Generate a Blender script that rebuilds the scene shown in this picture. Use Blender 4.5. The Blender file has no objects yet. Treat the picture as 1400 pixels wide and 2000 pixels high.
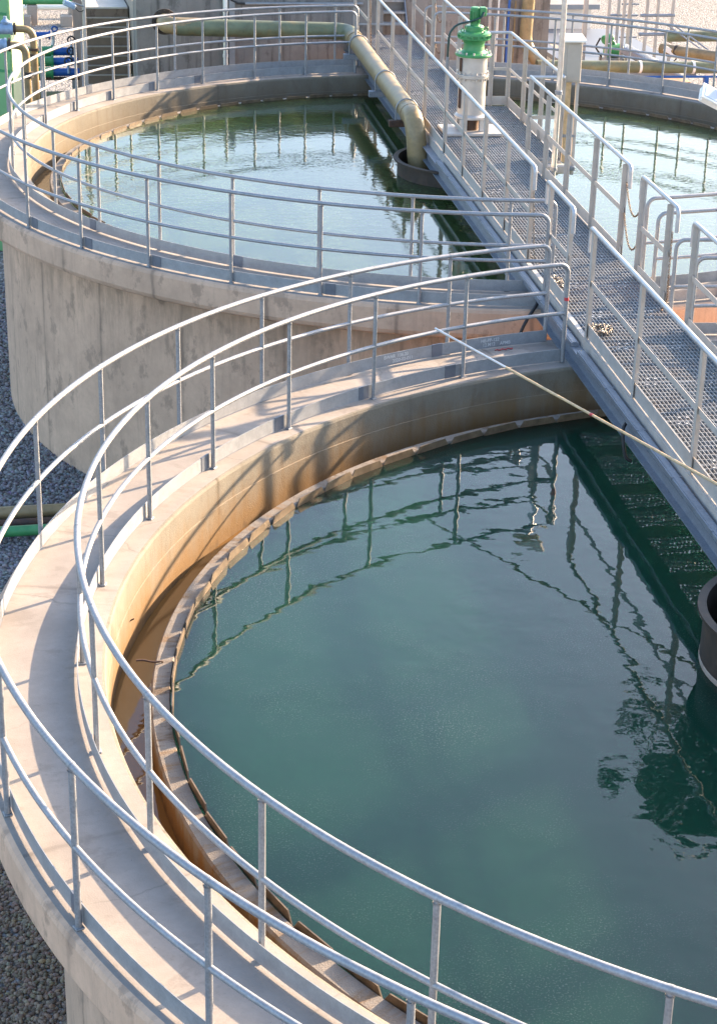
import bpy, math, random
import numpy as np
from mathutils import Vector, Matrix

random.seed(7)
RNG = np.random.default_rng(7)
S = bpy.context.scene
COL = S.collection
R = math.radians
PI = math.pi

# ------------------------------------------------------------------ camera
cam_d = bpy.data.cameras.new("Camera")
cam = bpy.data.objects.new("Camera", cam_d)
COL.objects.link(cam)
cam.location = (-7.0927, -11.7728, 6.6955)
cam.rotation_euler = (1.1515143, -0.0370201, -0.2281023)
cam_d.sensor_fit = 'VERTICAL'
cam_d.sensor_height = 36.0
cam_d.lens = 3663.97 / 2000 * 36.0
cam_d.shift_x = -132.76 / 2000
cam_d.shift_y = 2.74 / 2000
cam_d.clip_end = 2000
S.camera = cam

# ------------------------------------------------------------------ sky, sun, exposure
SUN_AZ, SUN_EL = R(27.0), R(20.0)      # azimuth measured from +x towards +y
w = bpy.data.worlds.new("World")
S.world = w
w.use_nodes = True
nt = w.node_tree
bg = nt.nodes["Background"]
sky = nt.nodes.new("ShaderNodeTexSky")
sky.sky_type = 'NISHITA'
sky.sun_disc = False
sky.sun_elevation = SUN_EL
sky.sun_rotation = PI / 2 - SUN_AZ
sky.air_density = 1.0
sky.dust_density = 2.2
sky.ozone_density = 1.5
nt.links.new(sky.outputs[0], bg.inputs[0])
bg.inputs[1].default_value = 0.15
sl = bpy.data.lights.new("Sun", 'SUN')
sun = bpy.data.objects.new("Sun", sl)
COL.objects.link(sun)
sl.energy = 5.0
sl.angle = R(0.5)
sl.color = (1.0, 0.73, 0.47)
sdir = Vector((math.cos(SUN_EL) * math.cos(SUN_AZ), math.cos(SUN_EL) * math.sin(SUN_AZ), math.sin(SUN_EL)))
sun.rotation_euler = sdir.to_track_quat('Z', 'Y').to_euler()
S.view_settings.view_transform = 'Standard'
S.view_settings.look = 'None'
S.view_settings.gamma = 1.0
S.view_settings.exposure = 2.02

# ------------------------------------------------------------------ node materials
def newmat(name):
    m = bpy.data.materials.new(name)
    m.use_nodes = True
    t = m.node_tree
    return m, t, t.nodes["Principled BSDF"]

def nd(t, typ, **kw):
    n = t.nodes.new(typ)
    for k, v in kw.items():
        if k.startswith('i_'):
            key = k[2:]
            n.inputs[int(key) if key.isdigit() else key.replace('_', ' ')].default_value = v
        else:
            setattr(n, k, v)
    return n

def L(t, a, b): t.links.new(a, b)

def mixc(t, fac, a, b, blend='MIX'):
    n = nd(t, "ShaderNodeMix", data_type='RGBA', blend_type=blend)
    for sock, v in ((n.inputs[0], fac), (n.inputs[6], a), (n.inputs[7], b)):
        if hasattr(v, 'links'): L(t, v, sock)
        elif isinstance(v, (int, float)): sock.default_value = v
        else: sock.default_value = (*v, 1)
    return n.outputs[2]

def mth(t, op, a, b=0.0, clamp=False):
    n = nd(t, "ShaderNodeMath", operation=op, use_clamp=clamp)
    for sock, v in ((n.inputs[0], a), (n.inputs[1], b)):
        if hasattr(v, 'links'): L(t, v, sock)
        else: sock.default_value = v
    return n.outputs[0]

def ramp(t, v, stops):
    n = nd(t, "ShaderNodeValToRGB")
    e = n.color_ramp.elements
    while len(e) < len(stops): e.new(0.5)
    for i, (p, c) in enumerate(stops):
        e[i].position = p
        e[i].color = (c, c, c, 1) if isinstance(c, (int, float)) else (*c, 1)
    L(t, v, n.inputs[0])
    return n.outputs[0]

def pos(t):
    return nd(t, "ShaderNodeNewGeometry").outputs["Position"]

def noise(t, scale, detail=5, rough=0.6, vec=None, stretch=None):
    v = vec if vec is not None else pos(t)
    if stretch:
        mp = nd(t, "ShaderNodeMapping")
        mp.inputs['Scale'].default_value = stretch
        L(t, v, mp.inputs[0]); v = mp.outputs[0]
    n = nd(t, "ShaderNodeTexNoise", i_Scale=scale, i_Detail=detail, i_Roughness=rough)
    L(t, v, n.inputs['Vector'])
    return n.outputs['Fac']

def bump(t, b, h, strength=0.3, dist=0.02):
    n = nd(t, "ShaderNodeBump", i_Strength=strength, i_Distance=dist)
    L(t, h, n.inputs['Height']); L(t, n.outputs[0], b.inputs['Normal'])

def simple(name, col, rough=0.5, metal=0.0, var=0.25, scale=6, bmp=0.15, dirt=None, dirt_amt=0.5, spec=None):
    m, t, b = newmat(name)
    n1 = noise(t, scale, 6, 0.65)
    f = ramp(t, n1, [(0.3, 0.0), (0.7, 1.0)])
    c = mixc(t, f, tuple(x * (1 - var) for x in col), tuple(min(1, x * (1 + var)) for x in col))
    if dirt:
        n2 = noise(t, scale * 0.45, 7, 0.75)
        c = mixc(t, mth(t, 'MULTIPLY', ramp(t, n2, [(0.5, 0.0), (0.68, 1.0)]), dirt_amt), c, dirt)
    L(t, c, b.inputs['Base Color'])
    r = mth(t, 'ADD', mth(t, 'MULTIPLY', n1, 0.25), rough - 0.12)
    L(t, r, b.inputs['Roughness'])
    b.inputs['Metallic'].default_value = metal
    if bmp: bump(t, b, noise(t, scale * 12, 3), bmp, 0.004)
    return m

def concrete(name, col, dark, joint=0.0, drips=0.0, ochre=None, oz=(0, -0.4), patch=0.5, bmp=0.35, holes=0.0, top_runs=0.0, cracks=0.0):
    """UV u = metres along, v = metres of profile; cast concrete with pour stains"""
    m, t, b = newmat(name)
    p = pos(t)
    uv = nd(t, "ShaderNodeUVMap").outputs[0]
    sep = nd(t, "ShaderNodeSeparateXYZ"); L(t, uv, sep.inputs[0])
    sp = nd(t, "ShaderNodeSeparateXYZ"); L(t, p, sp.inputs[0])
    n1 = noise(t, 1.3, 8, 0.68)
    n2 = noise(t, 14, 6, 0.7)
    n3 = noise(t, 90, 3, 0.6)
    c = mixc(t, ramp(t, n1, [(0.36, 0.0), (0.66, 1.0)]), tuple(x * 0.80 for x in col), tuple(x * 1.1 for x in col))
    c = mixc(t, mth(t, 'MULTIPLY', ramp(t, n2, [(0.45, 0.0), (0.75, 1.0)]), 0.35), c, tuple(x * 0.72 for x in col))
    c = mixc(t, mth(t, 'MULTIPLY', ramp(t, n3, [(0.62, 0.0), (0.72, 1.0)]), 0.4), c, tuple(x * 0.6 for x in col))
    if patch:
        n4 = noise(t, 2.2, 9, 0.72, vec=uv, stretch=(1.4, 0.8, 1))
        c = mixc(t, mth(t, 'MULTIPLY', ramp(t, n4, [(0.55, 0.0), (0.61, 1.0)]), patch), c, dark)
    if drips:
        n5 = noise(t, 3.0, 6, 0.7, vec=uv, stretch=(2.2, 0.16, 1))
        c = mixc(t, mth(t, 'MULTIPLY', ramp(t, n5, [(0.52, 0.0), (0.68, 1.0)]), drips), c, dark)
        if top_runs:
            mrr = nd(t, "ShaderNodeMapRange"); L(t, sep.outputs[1], mrr.inputs[0])
            mrr.inputs[1].default_value = top_runs - 1.5; mrr.inputs[2].default_value = top_runs
            n6 = noise(t, 2.4, 8, 0.75, vec=uv, stretch=(1.7, 0.28, 1))
            rr_ = ramp(t, mth(t, 'ADD', n6, mth(t, 'MULTIPLY', mrr.outputs[0], 0.20)), [(0.62, 0.0), (0.72, 1.0)])
            c = mixc(t, mth(t, 'MULTIPLY', mth(t, 'MULTIPLY', mth(t, 'LESS_THAN', sep.outputs[1], top_runs + 0.03), rr_), mth(t, 'MULTIPLY', mrr.outputs[0], 0.5)), c, (dark[0] * 0.85, dark[1] * 0.9, dark[2] * 0.85))
    if joint:
        wob = mth(t, 'MULTIPLY', noise(t, 4, 5, 0.7), 0.06)
        uu = mth(t, 'ADD', sep.outputs[0], wob)
        fr = mth(t, 'FRACT', mth(t, 'DIVIDE', uu, joint))
        ln = ramp(t, mth(t, 'MULTIPLY', mth(t, 'ABSOLUTE', mth(t, 'SUBTRACT', fr, 0.5)), joint), [(0.0, 1.0), (0.012, 0.9), (0.03, 0.25), (0.10, 0.0)])
        jn = ramp(t, noise(t, 1.6, 4, 0.6), [(0.36, 0.25), (0.6, 1.0)])
        c = mixc(t, mth(t, 'MULTIPLY', mth(t, 'MULTIPLY', ln, jn), 0.75), c, tuple(x * 0.75 for x in dark))
    if holes:
        mp = nd(t, "ShaderNodeMapping"); mp.inputs['Scale'].default_value = (1.25, 1.05, 1); L(t, uv, mp.inputs[0])
        vo = nd(t, "ShaderNodeTexVoronoi", i_Scale=1.0, i_Randomness=0.55); L(t, mp.outputs[0], vo.inputs['Vector'])
        dd = mth(t, 'ADD', vo.outputs['Distance'], mth(t, 'MULTIPLY', mth(t, 'SUBTRACT', n2, 0.5), 0.12))
        c = mixc(t, mth(t, 'MULTIPLY', ramp(t, dd, [(0.055, 1.0), (0.10, 0.0)]), holes), c, tuple(x * 0.8 for x in dark))
    if cracks:
        wv = nd(t, "ShaderNodeMix", data_type='VECTOR')
        wn = nd(t, "ShaderNodeTexNoise", i_Scale=2.2, i_Detail=6.0); L(t, p, wn.inputs['Vector'])
        va = nd(t, "ShaderNodeVectorMath", operation='MULTIPLY_ADD'); L(t, wn.outputs['Color'], va.inputs[0])
        va.inputs[1].default_value = (0.5, 0.5, 0.0); L(t, p, va.inputs[2])
        vc = nd(t, "ShaderNodeTexVoronoi", feature='DISTANCE_TO_EDGE', i_Scale=0.55); L(t, va.outputs[0], vc.inputs['Vector'])
        km = ramp(t, noise(t, 0.5, 3), [(0.47, 0.0), (0.56, 1.0)])
        c = mixc(t, mth(t, 'MULTIPLY', mth(t, 'MULTIPLY', ramp(t, vc.outputs['Distance'], [(0.0, 1.0), (0.006, 0.0)]), km), cracks), c, tuple(x * 0.45 for x in dark))
        n7 = noise(t, 3.2, 9, 0.8)
        c = mixc(t, mth(t, 'MULTIPLY', ramp(t, n7, [(0.60, 0.0), (0.68, 1.0)]), 0.35), c, (dark[0] * 0.9, dark[1] * 0.8, dark[2] * 0.7))
        n8 = noise(t, 38, 2, 0.5)
        c = mixc(t, mth(t, 'MULTIPLY', ramp(t, n8, [(0.72, 0.0), (0.76, 1.0)]), 0.5), c, tuple(x * 0.4 for x in dark))
    if ochre:
        h = mth(t, 'ADD', sp.outputs[2], mth(t, 'MULTIPLY', mth(t, 'SUBTRACT', noise(t, 2.5, 7, 0.7, vec=uv, stretch=(2.0, 0.4, 1)), 0.5), 0.75))
        mr = nd(t, "ShaderNodeMapRange"); L(t, h, mr.inputs[0])
        mr.inputs[1].default_value = oz[0]; mr.inputs[2].default_value = oz[1]
        c = mixc(t, mr.outputs[0], c, ochre)
        mr2 = nd(t, "ShaderNodeMapRange"); L(t, h, mr2.inputs[0])
        mr2.inputs[1].default_value = oz[1] - 0.05; mr2.inputs[2].default_value = oz[1] - 0.22
        c = mixc(t, mth(t, 'MULTIPLY', mr2.outputs[0], 0.8), c, tuple(x * 0.3 for x in ochre))
    L(t, c, b.inputs['Base Color'])
    b.inputs['Roughness'].default_value = 0.82
    hh = mth(t, 'ADD', mth(t, 'MULTIPLY', n2, 0.5), mth(t, 'MULTIPLY', n3, 0.5))
    bump(t, b, hh, bmp, 0.012)
    return m

def galvanised(name, col=(0.36, 0.38, 0.41), rough=0.42, metal=0.75, spang=0.35):
    m, t, b = newmat(name)
    vo = nd(t, "ShaderNodeTexVoronoi", i_Scale=60.0); L(t, pos(t), vo.inputs['Vector'])
    n1 = noise(t, 9, 6, 0.7)
    f = mth(t, 'ADD', mth(t, 'MULTIPLY', n1, 0.75), mth(t, 'MULTIPLY', vo.outputs['Distance'], spang))
    c = mixc(t, ramp(t, f, [(0.30, 0.0), (0.72, 1.0)]), tuple(x * 0.76 for x in col), tuple(x * 1.16 for x in col))
    n2 = noise(t, 5, 8, 0.8)
    c = mixc(t, mth(t, 'MULTIPLY', ramp(t, n2, [(0.66, 0.0), (0.74, 1.0)]), 0.65), c, (0.22, 0.12, 0.06))
    L(t, c, b.inputs['Base Color'])
    b.inputs['Metallic'].default_value = metal
    L(t, mth(t, 'ADD', mth(t, 'MULTIPLY', n1, 0.3), rough - 0.13), b.inputs['Roughness'])
    bump(t, b, noise(t, 120, 2), 0.08, 0.003)
    return m

def gravel_mat(name, base):
    m, t, b = newmat(name)
    p = pos(t)
    vo = nd(t, "ShaderNodeTexVoronoi", i_Scale=20.0, i_Randomness=1.0); L(t, p, vo.inputs['Vector'])
    bw = nd(t, "ShaderNodeRGBToBW"); L(t, vo.outputs['Color'], bw.inputs[0])
    c = mixc(t, bw.outputs[0], tuple(x * 0.45 for x in base), tuple(min(1, x * 1.6) for x in base))
    c = mixc(t, ramp(t, vo.outputs['Distance'], [(0.25, 0.0), (0.75, 0.85)]), c, tuple(x * 0.16 for x in base))
    c = mixc(t, mth(t, 'MULTIPLY', ramp(t, noise(t, 0.35, 6, 0.7), [(0.4, 0.0), (0.7, 1.0)]), 0.3), c, tuple(x * 0.6 for x in base))
    L(t, c, b.inputs['Base Color'])
    b.inputs['Roughness'].default_value = 0.85
    h = mth(t, 'SUBTRACT', 1.0, vo.outputs['Distance'])
    bump(t, b, h, 1.0, 0.04)
    return m

def stone_mat(name):
    m, t, b = newmat(name)
    at = nd(t, "ShaderNodeAttribute", attribute_name="tint")
    c = mixc(t, noise(t, 60, 4), (0.6, 0.6, 0.6), (1.2, 1.2, 1.2))
    c = mixc(t, 1.0, at.outputs['Color'], c, 'MULTIPLY')
    L(t, c, b.inputs['Base Color'])
    b.inputs['Roughness'].default_value = 0.7
    bump(t, b, noise(t, 90, 3), 0.3, 0.004)
    return m

def water_mat(name, deep, floc, s1, s2, k1, k2, stretch=(1, 1, 1), rough=0.015, speck=0.3, sss=0.0, ior=1.36):
    m, t, b = newmat(name)
    p = pos(t)
    big = noise(t, 0.35, 5, 0.6)
    c = mixc(t, ramp(t, big, [(0.35, 0.0), (0.7, 1.0)]), deep, floc)
    sp = noise(t, 75, 2, 0.5)
    cl = ramp(t, noise(t, 0.6, 5, 0.65), [(0.45, 0.0), (0.75, 1.0)])
    c = mixc(t, mth(t, 'MULTIPLY', mth(t, 'MULTIPLY', ramp(t, sp, [(0.56, 0.0), (0.70, 1.0)]), cl), speck), c, (0.24, 0.28, 0.24))
    L(t, c, b.inputs['Base Color'])
    b.inputs['Roughness'].default_value = rough
    b.inputs['IOR'].default_value = ior
    if sss:
        b.inputs['Subsurface Weight'].default_value = 1.0
        b.inputs['Subsurface Radius'].default_value = (0.7, 1.0, 0.9)
        b.inputs['Subsurface Scale'].default_value = sss
    a = noise(t, s1, 2, 0.5, stretch=stretch)
    d = noise(t, s2, 2, 0.5, stretch=stretch)
    h = mth(t, 'ADD', mth(t, 'MULTIPLY', a, k1), mth(t, 'MULTIPLY', d, k2))
    calm = ramp(t, noise(t, 0.45, 4, 0.6), [(0.35, 0.35), (0.68, 1.25)])
    h = mth(t, 'MULTIPLY', h, calm)
    bump(t, b, h, 1.0, 1.0)
    return m

M = {}
M['walk'] = concrete('concrete_walkway', (0.295, 0.262, 0.235), (0.18, 0.155, 0.135), joint=3.56, cracks=0.4, patch=0.45, bmp=0.25)
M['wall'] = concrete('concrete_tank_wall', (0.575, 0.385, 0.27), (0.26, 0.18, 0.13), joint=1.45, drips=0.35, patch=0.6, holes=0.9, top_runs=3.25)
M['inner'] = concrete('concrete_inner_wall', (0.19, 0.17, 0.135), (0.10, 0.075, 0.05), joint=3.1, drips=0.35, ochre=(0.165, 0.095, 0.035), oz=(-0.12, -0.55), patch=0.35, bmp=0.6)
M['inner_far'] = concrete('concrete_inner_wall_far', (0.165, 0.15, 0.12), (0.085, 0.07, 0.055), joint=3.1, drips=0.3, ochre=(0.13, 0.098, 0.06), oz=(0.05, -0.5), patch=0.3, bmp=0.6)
M['weirwall'] = concrete('concrete_weir_wall', (0.21, 0.185, 0.16), (0.085, 0.055, 0.032), ochre=(0.17, 0.09, 0.028), oz=(-0.38, -0.52), patch=0.85, drips=0.5, bmp=0.9)
M['backwall'] = concrete('concrete_back_wall', (0.225, 0.21, 0.20), (0.07, 0.065, 0.06), joint=2.4, drips=0.85, patch=0.5)
M['steps'] = concrete('concrete_steps', (0.17, 0.12, 0.09), (0.08, 0.05, 0.035), patch=0.7)
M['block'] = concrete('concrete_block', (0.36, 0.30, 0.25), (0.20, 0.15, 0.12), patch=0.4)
M['paleslab'] = concrete('pale_slab', (0.50, 0.45, 0.40), (0.33, 0.29, 0.25), patch=0.2)
M['galv'] = galvanised('galvanised_steel', (0.28, 0.29, 0.31), 0.5, 0.5)
M['kick'] = galvanised('galvanised_sheet', (0.30, 0.315, 0.335), 0.55, 0.25, 0.12)
M['kickdark'] = galvanised('galvanised_lap_plate', (0.16, 0.18, 0.22), 0.5, 0.4, 0.12)
M['beam'] = galvanised('galvanised_beam', (0.24, 0.265, 0.31), 0.45, 0.55)
M['beige'] = simple('beige_painted_steel', (0.40, 0.375, 0.35), 0.5, 0.0, 0.12, 8, 0.1, dirt=(0.36, 0.29, 0.23), dirt_amt=0.35)
M['grate'] = simple('grating_steel', (0.30, 0.32, 0.345), 0.5, 0.2, 0.2, 9, 0.05, dirt=(0.30, 0.19, 0.11), dirt_amt=0.3)
M['rail_tube'] = simple('pale_rail_tube', (0.42, 0.43, 0.45), 0.38, 0.35, 0.15, 9, 0.06)
M['frp'] = simple('olive_brown_pipe', (0.245, 0.180, 0.088), 0.42, 0.0, 0.3, 5, 0.15, dirt=(0.27, 0.20, 0.13), dirt_amt=0.6)
M['frpgreen'] = simple('olive_green_pipe', (0.135, 0.15, 0.085), 0.45, 0.0, 0.3, 4, 0.15, dirt=(0.27, 0.16, 0.05), dirt_amt=0.6)
M['rust'] = simple('rusty_iron', (0.10, 0.055, 0.035), 0.75, 0.2, 0.5, 7, 0.4, dirt=(0.05, 0.04, 0.045), dirt_amt=0.8)
M['rim'] = simple('dark_coated_iron', (0.040, 0.030, 0.024), 0.6, 0.1, 0.4, 9, 0.3, dirt=(0.09, 0.055, 0.035), dirt_amt=0.6)
M['green'] = simple('green_paint', (0.045, 0.235, 0.085), 0.38, 0.0, 0.18, 7, 0.08, dirt=(0.12, 0.30, 0.13), dirt_amt=0.5)
M['greendark'] = simple('green_steel', (0.03, 0.22, 0.08), 0.45, 0.0, 0.2, 5, 0.08)
M['greenpale'] = simple('pale_green_steel', (0.16, 0.36, 0.15), 0.5, 0.0, 0.12, 3, 0.08)
M['sunlit_green'] = simple('sunlit_green_steel', (0.66, 0.72, 0.46), 0.5, 0.0, 0.08, 3, 0.05)
M['blue'] = simple('blue_paint', (0.01, 0.085, 0.33), 0.4, 0.0, 0.18, 5, 0.08)
M['bluegrey'] = simple('blue_grey_casting', (0.24, 0.33, 0.46), 0.45, 0.2, 0.3, 7, 0.15)
M['stainless'] = simple('stainless_column', (0.50, 0.48, 0.46), 0.34, 0.35, 0.08, 6, 0.05, dirt=(0.36, 0.29, 0.24), dirt_amt=0.25)
M['bolt'] = simple('bolt_steel', (0.34, 0.30, 0.27), 0.5, 0.6, 0.3, 20, 0.0)
M['black'] = simple('black_rubber', (0.02, 0.02, 0.022), 0.55, 0.0, 0.3, 8, 0.1)
M['cable'] = simple('dark_green_cable', (0.015, 0.05, 0.045), 0.45, 0.0, 0.2, 8, 0.05)
M['chain'] = simple('rusty_chain', (0.17, 0.11, 0.07), 0.55, 0.5, 0.5, 40, 0.1)
M['chainzinc'] = simple('zinc_chain', (0.26, 0.24, 0.22), 0.35, 0.7, 0.3, 40, 0.1, dirt=(0.25, 0.15, 0.07), dirt_amt=0.7)
M['box'] = simple('beige_cabinet', (0.36, 0.325, 0.285), 0.5, 0.0, 0.06, 5, 0.03)
M['white'] = simple('white_paint', (0.78, 0.76, 0.72), 0.5, 0.0, 0.06, 4, 0.05)
M['glass'] = simple('lamp_glass', (0.42, 0.47, 0.55), 0.12, 0.0, 0.1, 4, 0.0)
M['woodpole'] = simple('weathered_pole', (0.52, 0.38, 0.22), 0.5, 0.1, 0.25, 10, 0.15)
M['alu'] = simple('aluminium_tube', (0.62, 0.61, 0.60), 0.32, 0.7, 0.15, 10, 0.05)
M['red'] = simple('red_tape', (0.45, 0.04, 0.05), 0.5, 0.0, 0.1, 8, 0.0)
M['blade'] = simple('weir_plate_sheet', (0.13, 0.095, 0.06), 0.55, 0.15, 0.45, 9, 0.2, dirt=(0.07, 0.045, 0.03), dirt_amt=0.75)
M['chalk'] = simple('chalk_mark', (0.55, 0.56, 0.57), 0.8, 0.0, 0.2, 60, 0.0)
M['greyfascia'] = simple('grey_fascia', (0.28, 0.29, 0.30), 0.6, 0.0, 0.1, 4, 0.05)
M['brick'] = simple('rusty_stained_block', (0.38, 0.24, 0.15), 0.85, 0.0, 0.4, 4, 0.3, dirt=(0.20, 0.09, 0.04), dirt_amt=0.8)
M['gravel'] = gravel_mat('gravel', (0.32, 0.31, 0.305))
M['stone'] = stone_mat('gravel_stone')
M['waterA'] = water_mat('teal_water', (0.006, 0.037, 0.022), (0.008, 0.043, 0.0275), 2.4, 8.0, 0.0046, 0.0007, speck=0.5, sss=9.0)
M['waterB'] = water_mat('green_water', (0.028, 0.052, 0.015), (0.036, 0.062, 0.021), 6.0, 15.0, 0.0020, 0.0007, stretch=(1, 1.3, 1), sss=5.0, ior=1.42)
M['launder'] = water_mat('brown_launder_water', (0.15, 0.080, 0.026), (0.18, 0.10, 0.038), 5.0, 14.0, 0.002, 0.0005, speck=0.0)
M['launderB'] = water_mat('tan_launder_water', (0.17, 0.105, 0.045), (0.20, 0.125, 0.06), 5.0, 14.0, 0.004, 0.001, speck=0.0)

# ------------------------------------------------------------------ mesh helpers
class MB:
    def __init__(s): s.v, s.f, s.sm, s.uv = [], [], [], []
    def add(s, vs, fs, smooth=False, uvs=None):
        n = len(s.v)
        s.v.extend([tuple(p) for p in vs])
        for i, f in enumerate(fs):
            s.f.append([n + k for k in f]); s.sm.append(smooth)
            s.uv.append(uvs[i] if uvs else None)
        return s
    def box(s, c, d, ax=None, bev=0.0):
        """box centre c, full size d, axes ax (3 vectors)"""
        c = Vector(c)
        X, Y, Z = ax if ax else (Vector((1, 0, 0)), Vector((0, 1, 0)), Vector((0, 0, 1)))
        h = [k / 2 for k in d]
        if bev <= 0:
            vs = [c + X * (sx * h[0]) + Y * (sy * h[1]) + Z * (sz * h[2]) for sz in (-1, 1) for sy in (-1, 1) for sx in (-1, 1)]
            s.add(vs, [(0, 2, 3, 1), (4, 5, 7, 6), (0, 1, 5, 4), (2, 6, 7, 3), (0, 4, 6, 2), (1, 3, 7, 5)])
        else:
            b = min(bev, min(h) * 0.9)
            prof = []
            for sx, sy in ((1, 1), (-1, 1), (-1, -1), (1, -1)):
                a = [(sx * h[0], sy * (h[1] - b)), (sx * (h[0] - b), sy * h[1])]
                prof += a if sx * sy > 0 else a[::-1]
            rings = []
            for z, k in ((-h[2], b), (-h[2] + b, 0), (h[2] - b, 0), (h[2], b)):
                rr = []
                for x, y in prof:
                    xx = max(-(h[0] - k), min(h[0] - k, x)); yy = max(-(h[1] - k), min(h[1] - k, y))
                    rr.append(c + X * xx + Y * yy + Z * z)
                rings.append(rr)
            n = len(prof); vs = [p for r in rings for p in r]; fs = []
            for r in range(3):
                for i in range(n):
                    j = (i + 1) % n
                    fs.append((r * n + i, r * n + j, (r + 1) * n + j, (r + 1) * n + i))
            fs.append(tuple(range(n))[::-1]); fs.append(tuple(range(3 * n, 4 * n)))
            s.add(vs, fs)
        return s
    def tube(s, pts, r, n=10, caps=True, closed=False, smooth=True):
        pts = [Vector(p) for p in pts]
        m = len(pts); rs = r if isinstance(r, (list, tuple)) else [r] * m
        vs = []; up = None
        for i in range(m):
            if closed: d = pts[(i + 1) % m] - pts[i - 1]
            else: d = (pts[min(i + 1, m - 1)] - pts[max(i - 1, 0)])
            d.normalize()
            if up is None:
                up = Vector((0, 0, 1)) if abs(d.z) < 0.9 else Vector((1, 0, 0))
            a = d.cross(up)
            if a.length < 1e-6: a = d.orthogonal()
            a.normalize(); b = a.cross(d).normalized(); up = b
            for k in range(n):
                t = 2 * PI * k / n
                vs.append(pts[i] + a * (math.cos(t) * rs[i]) + b * (math.sin(t) * rs[i]))
        fs = []
        for i in range(m if closed else m - 1):
            j = (i + 1) % m
            for k in range(n):
                l = (k + 1) % n
                fs.append((i * n + k, i * n + l, j * n + l, j * n + k))
        s.add(vs, fs, smooth)
        if caps and not closed:
            s.add(vs[:n], [tuple(range(n))[::-1]]); s.add(vs[-n:], [tuple(range(n))])
        return s
    def lathe(s, prof, c, n=40, axis=None, smooth=True, caps=True):
        """prof [(r,h)] round axis at c"""
        c = Vector(c); Z = Vector(axis).normalized() if axis else Vector((0, 0, 1))
        X = Z.orthogonal().normalized(); Y = Z.cross(X)
        for i in range(len(prof) - 1):
            (r0, h0), (r1, h1) = prof[i], prof[i + 1]
            vs = []
            for r, h in ((r0, h0), (r1, h1)):
                for k in range(n):
                    t = 2 * PI * k / n
                    vs.append(c + Z * h + X * (r * math.cos(t)) + Y * (r * math.sin(t)))
            s.add(vs, [(k, (k + 1) % n, n + (k + 1) % n, n + k) for k in range(n)], smooth)
        if caps:
            for (r, h), rev in ((prof[0], True), (prof[-1], False)):
                if r > 1e-4:
                    vs = [c + Z * h + X * (r * math.cos(2 * PI * k / n)) + Y * (r * math.sin(2 * PI * k / n)) for k in range(n)]
                    s.add(vs, [tuple(range(n))[::-1] if rev else tuple(range(n))])
        return s
    def ring(s, prof, c, a0=0, a1=360, n=256, sharp=True, endcaps=False):
        """sweep a profile [(R,z)] round the vertical axis at c between angles; faces get uv in metres"""
        cx, cy = c[0], c[1]; cz = c[2] if len(c) > 2 else 0
        full = abs(a1 - a0) >= 359.9
        ang = [R(a0 + (a1 - a0) * i / n) for i in range(n + 1)]
        vv = 0
        for i in range(len(prof) - 1):
            (r0, z0), (r1, z1) = prof[i], prof[i + 1]
            ln = math.hypot(r1 - r0, z1 - z0)
            vs = []
            for a in ang:
                ca, sa = math.cos(a), math.sin(a)
                vs.append((cx + r0 * ca, cy + r0 * sa, cz + z0)); vs.append((cx + r1 * ca, cy + r1 * sa, cz + z1))
            fs, uvs = [], []
            for k in range(n):
                fs.append((2 * k, 2 * k + 2, 2 * k + 3, 2 * k + 1))
                u0, u1 = ang[k] * 6.8, ang[k + 1] * 6.8
                uvs.append(((u0, vv), (u1, vv), (u1, vv + ln), (u0, vv + ln)))
            s.add(vs, fs, True, uvs)
            vv += ln
        if endcaps and not full:
            for a, rev in ((ang[0], False), (ang[-1], True)):
                vs = [(cx + r * math.cos(a), cy + r * math.sin(a), cz + z) for r, z in prof[:-1]]
                s.add(vs, [tuple(range(len(vs)))[::-1] if rev else tuple(range(len(vs)))])
        return s
    def build(s, name, mat, parent=None, weld=False):
        o0 = Vector(ORG.get(parent.name, (0, 0, 0))) if parent else Vector((0, 0, 0))
        me = bpy.data.meshes.new(name)
        me.from_pydata([(p[0] - o0.x, p[1] - o0.y, p[2] - o0.z) for p in s.v], [], s.f)
        me.polygons.foreach_set('use_smooth', s.sm)
        if any(u is not None for u in s.uv):
            ul = me.uv_layers.new(name='UVMap')
            i = 0
            for f, u in zip(s.f, s.uv):
                for k in range(len(f)):
                    ul.data[i].uv = u[k] if u else (0, 0); i += 1
        elif mat and mat.name.startswith('concrete') or (mat and mat.name == 'pale_slab'):
            ul = me.uv_layers.new(name='UVMap'); i = 0
            for f in s.f:
                a, b, c = (Vector(s.v[f[k]]) for k in range(3))
                nn = (b - a).cross(c - a)
                vert = abs(nn.z) < 0.6 * nn.length
                for k in f:
                    p = s.v[k]
                    ul.data[i].uv = ((p[0] if abs(nn.y) > abs(nn.x) else p[1]), p[2]) if vert else (p[0], p[1]); i += 1
        me.update()
        o = bpy.data.objects.new(name, me)
        if mat: me.materials.append(mat)
        COL.objects.link(o)
        if parent:
            o.parent = parent
            ORG[o.name] = tuple(o0)
        return o

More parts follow.
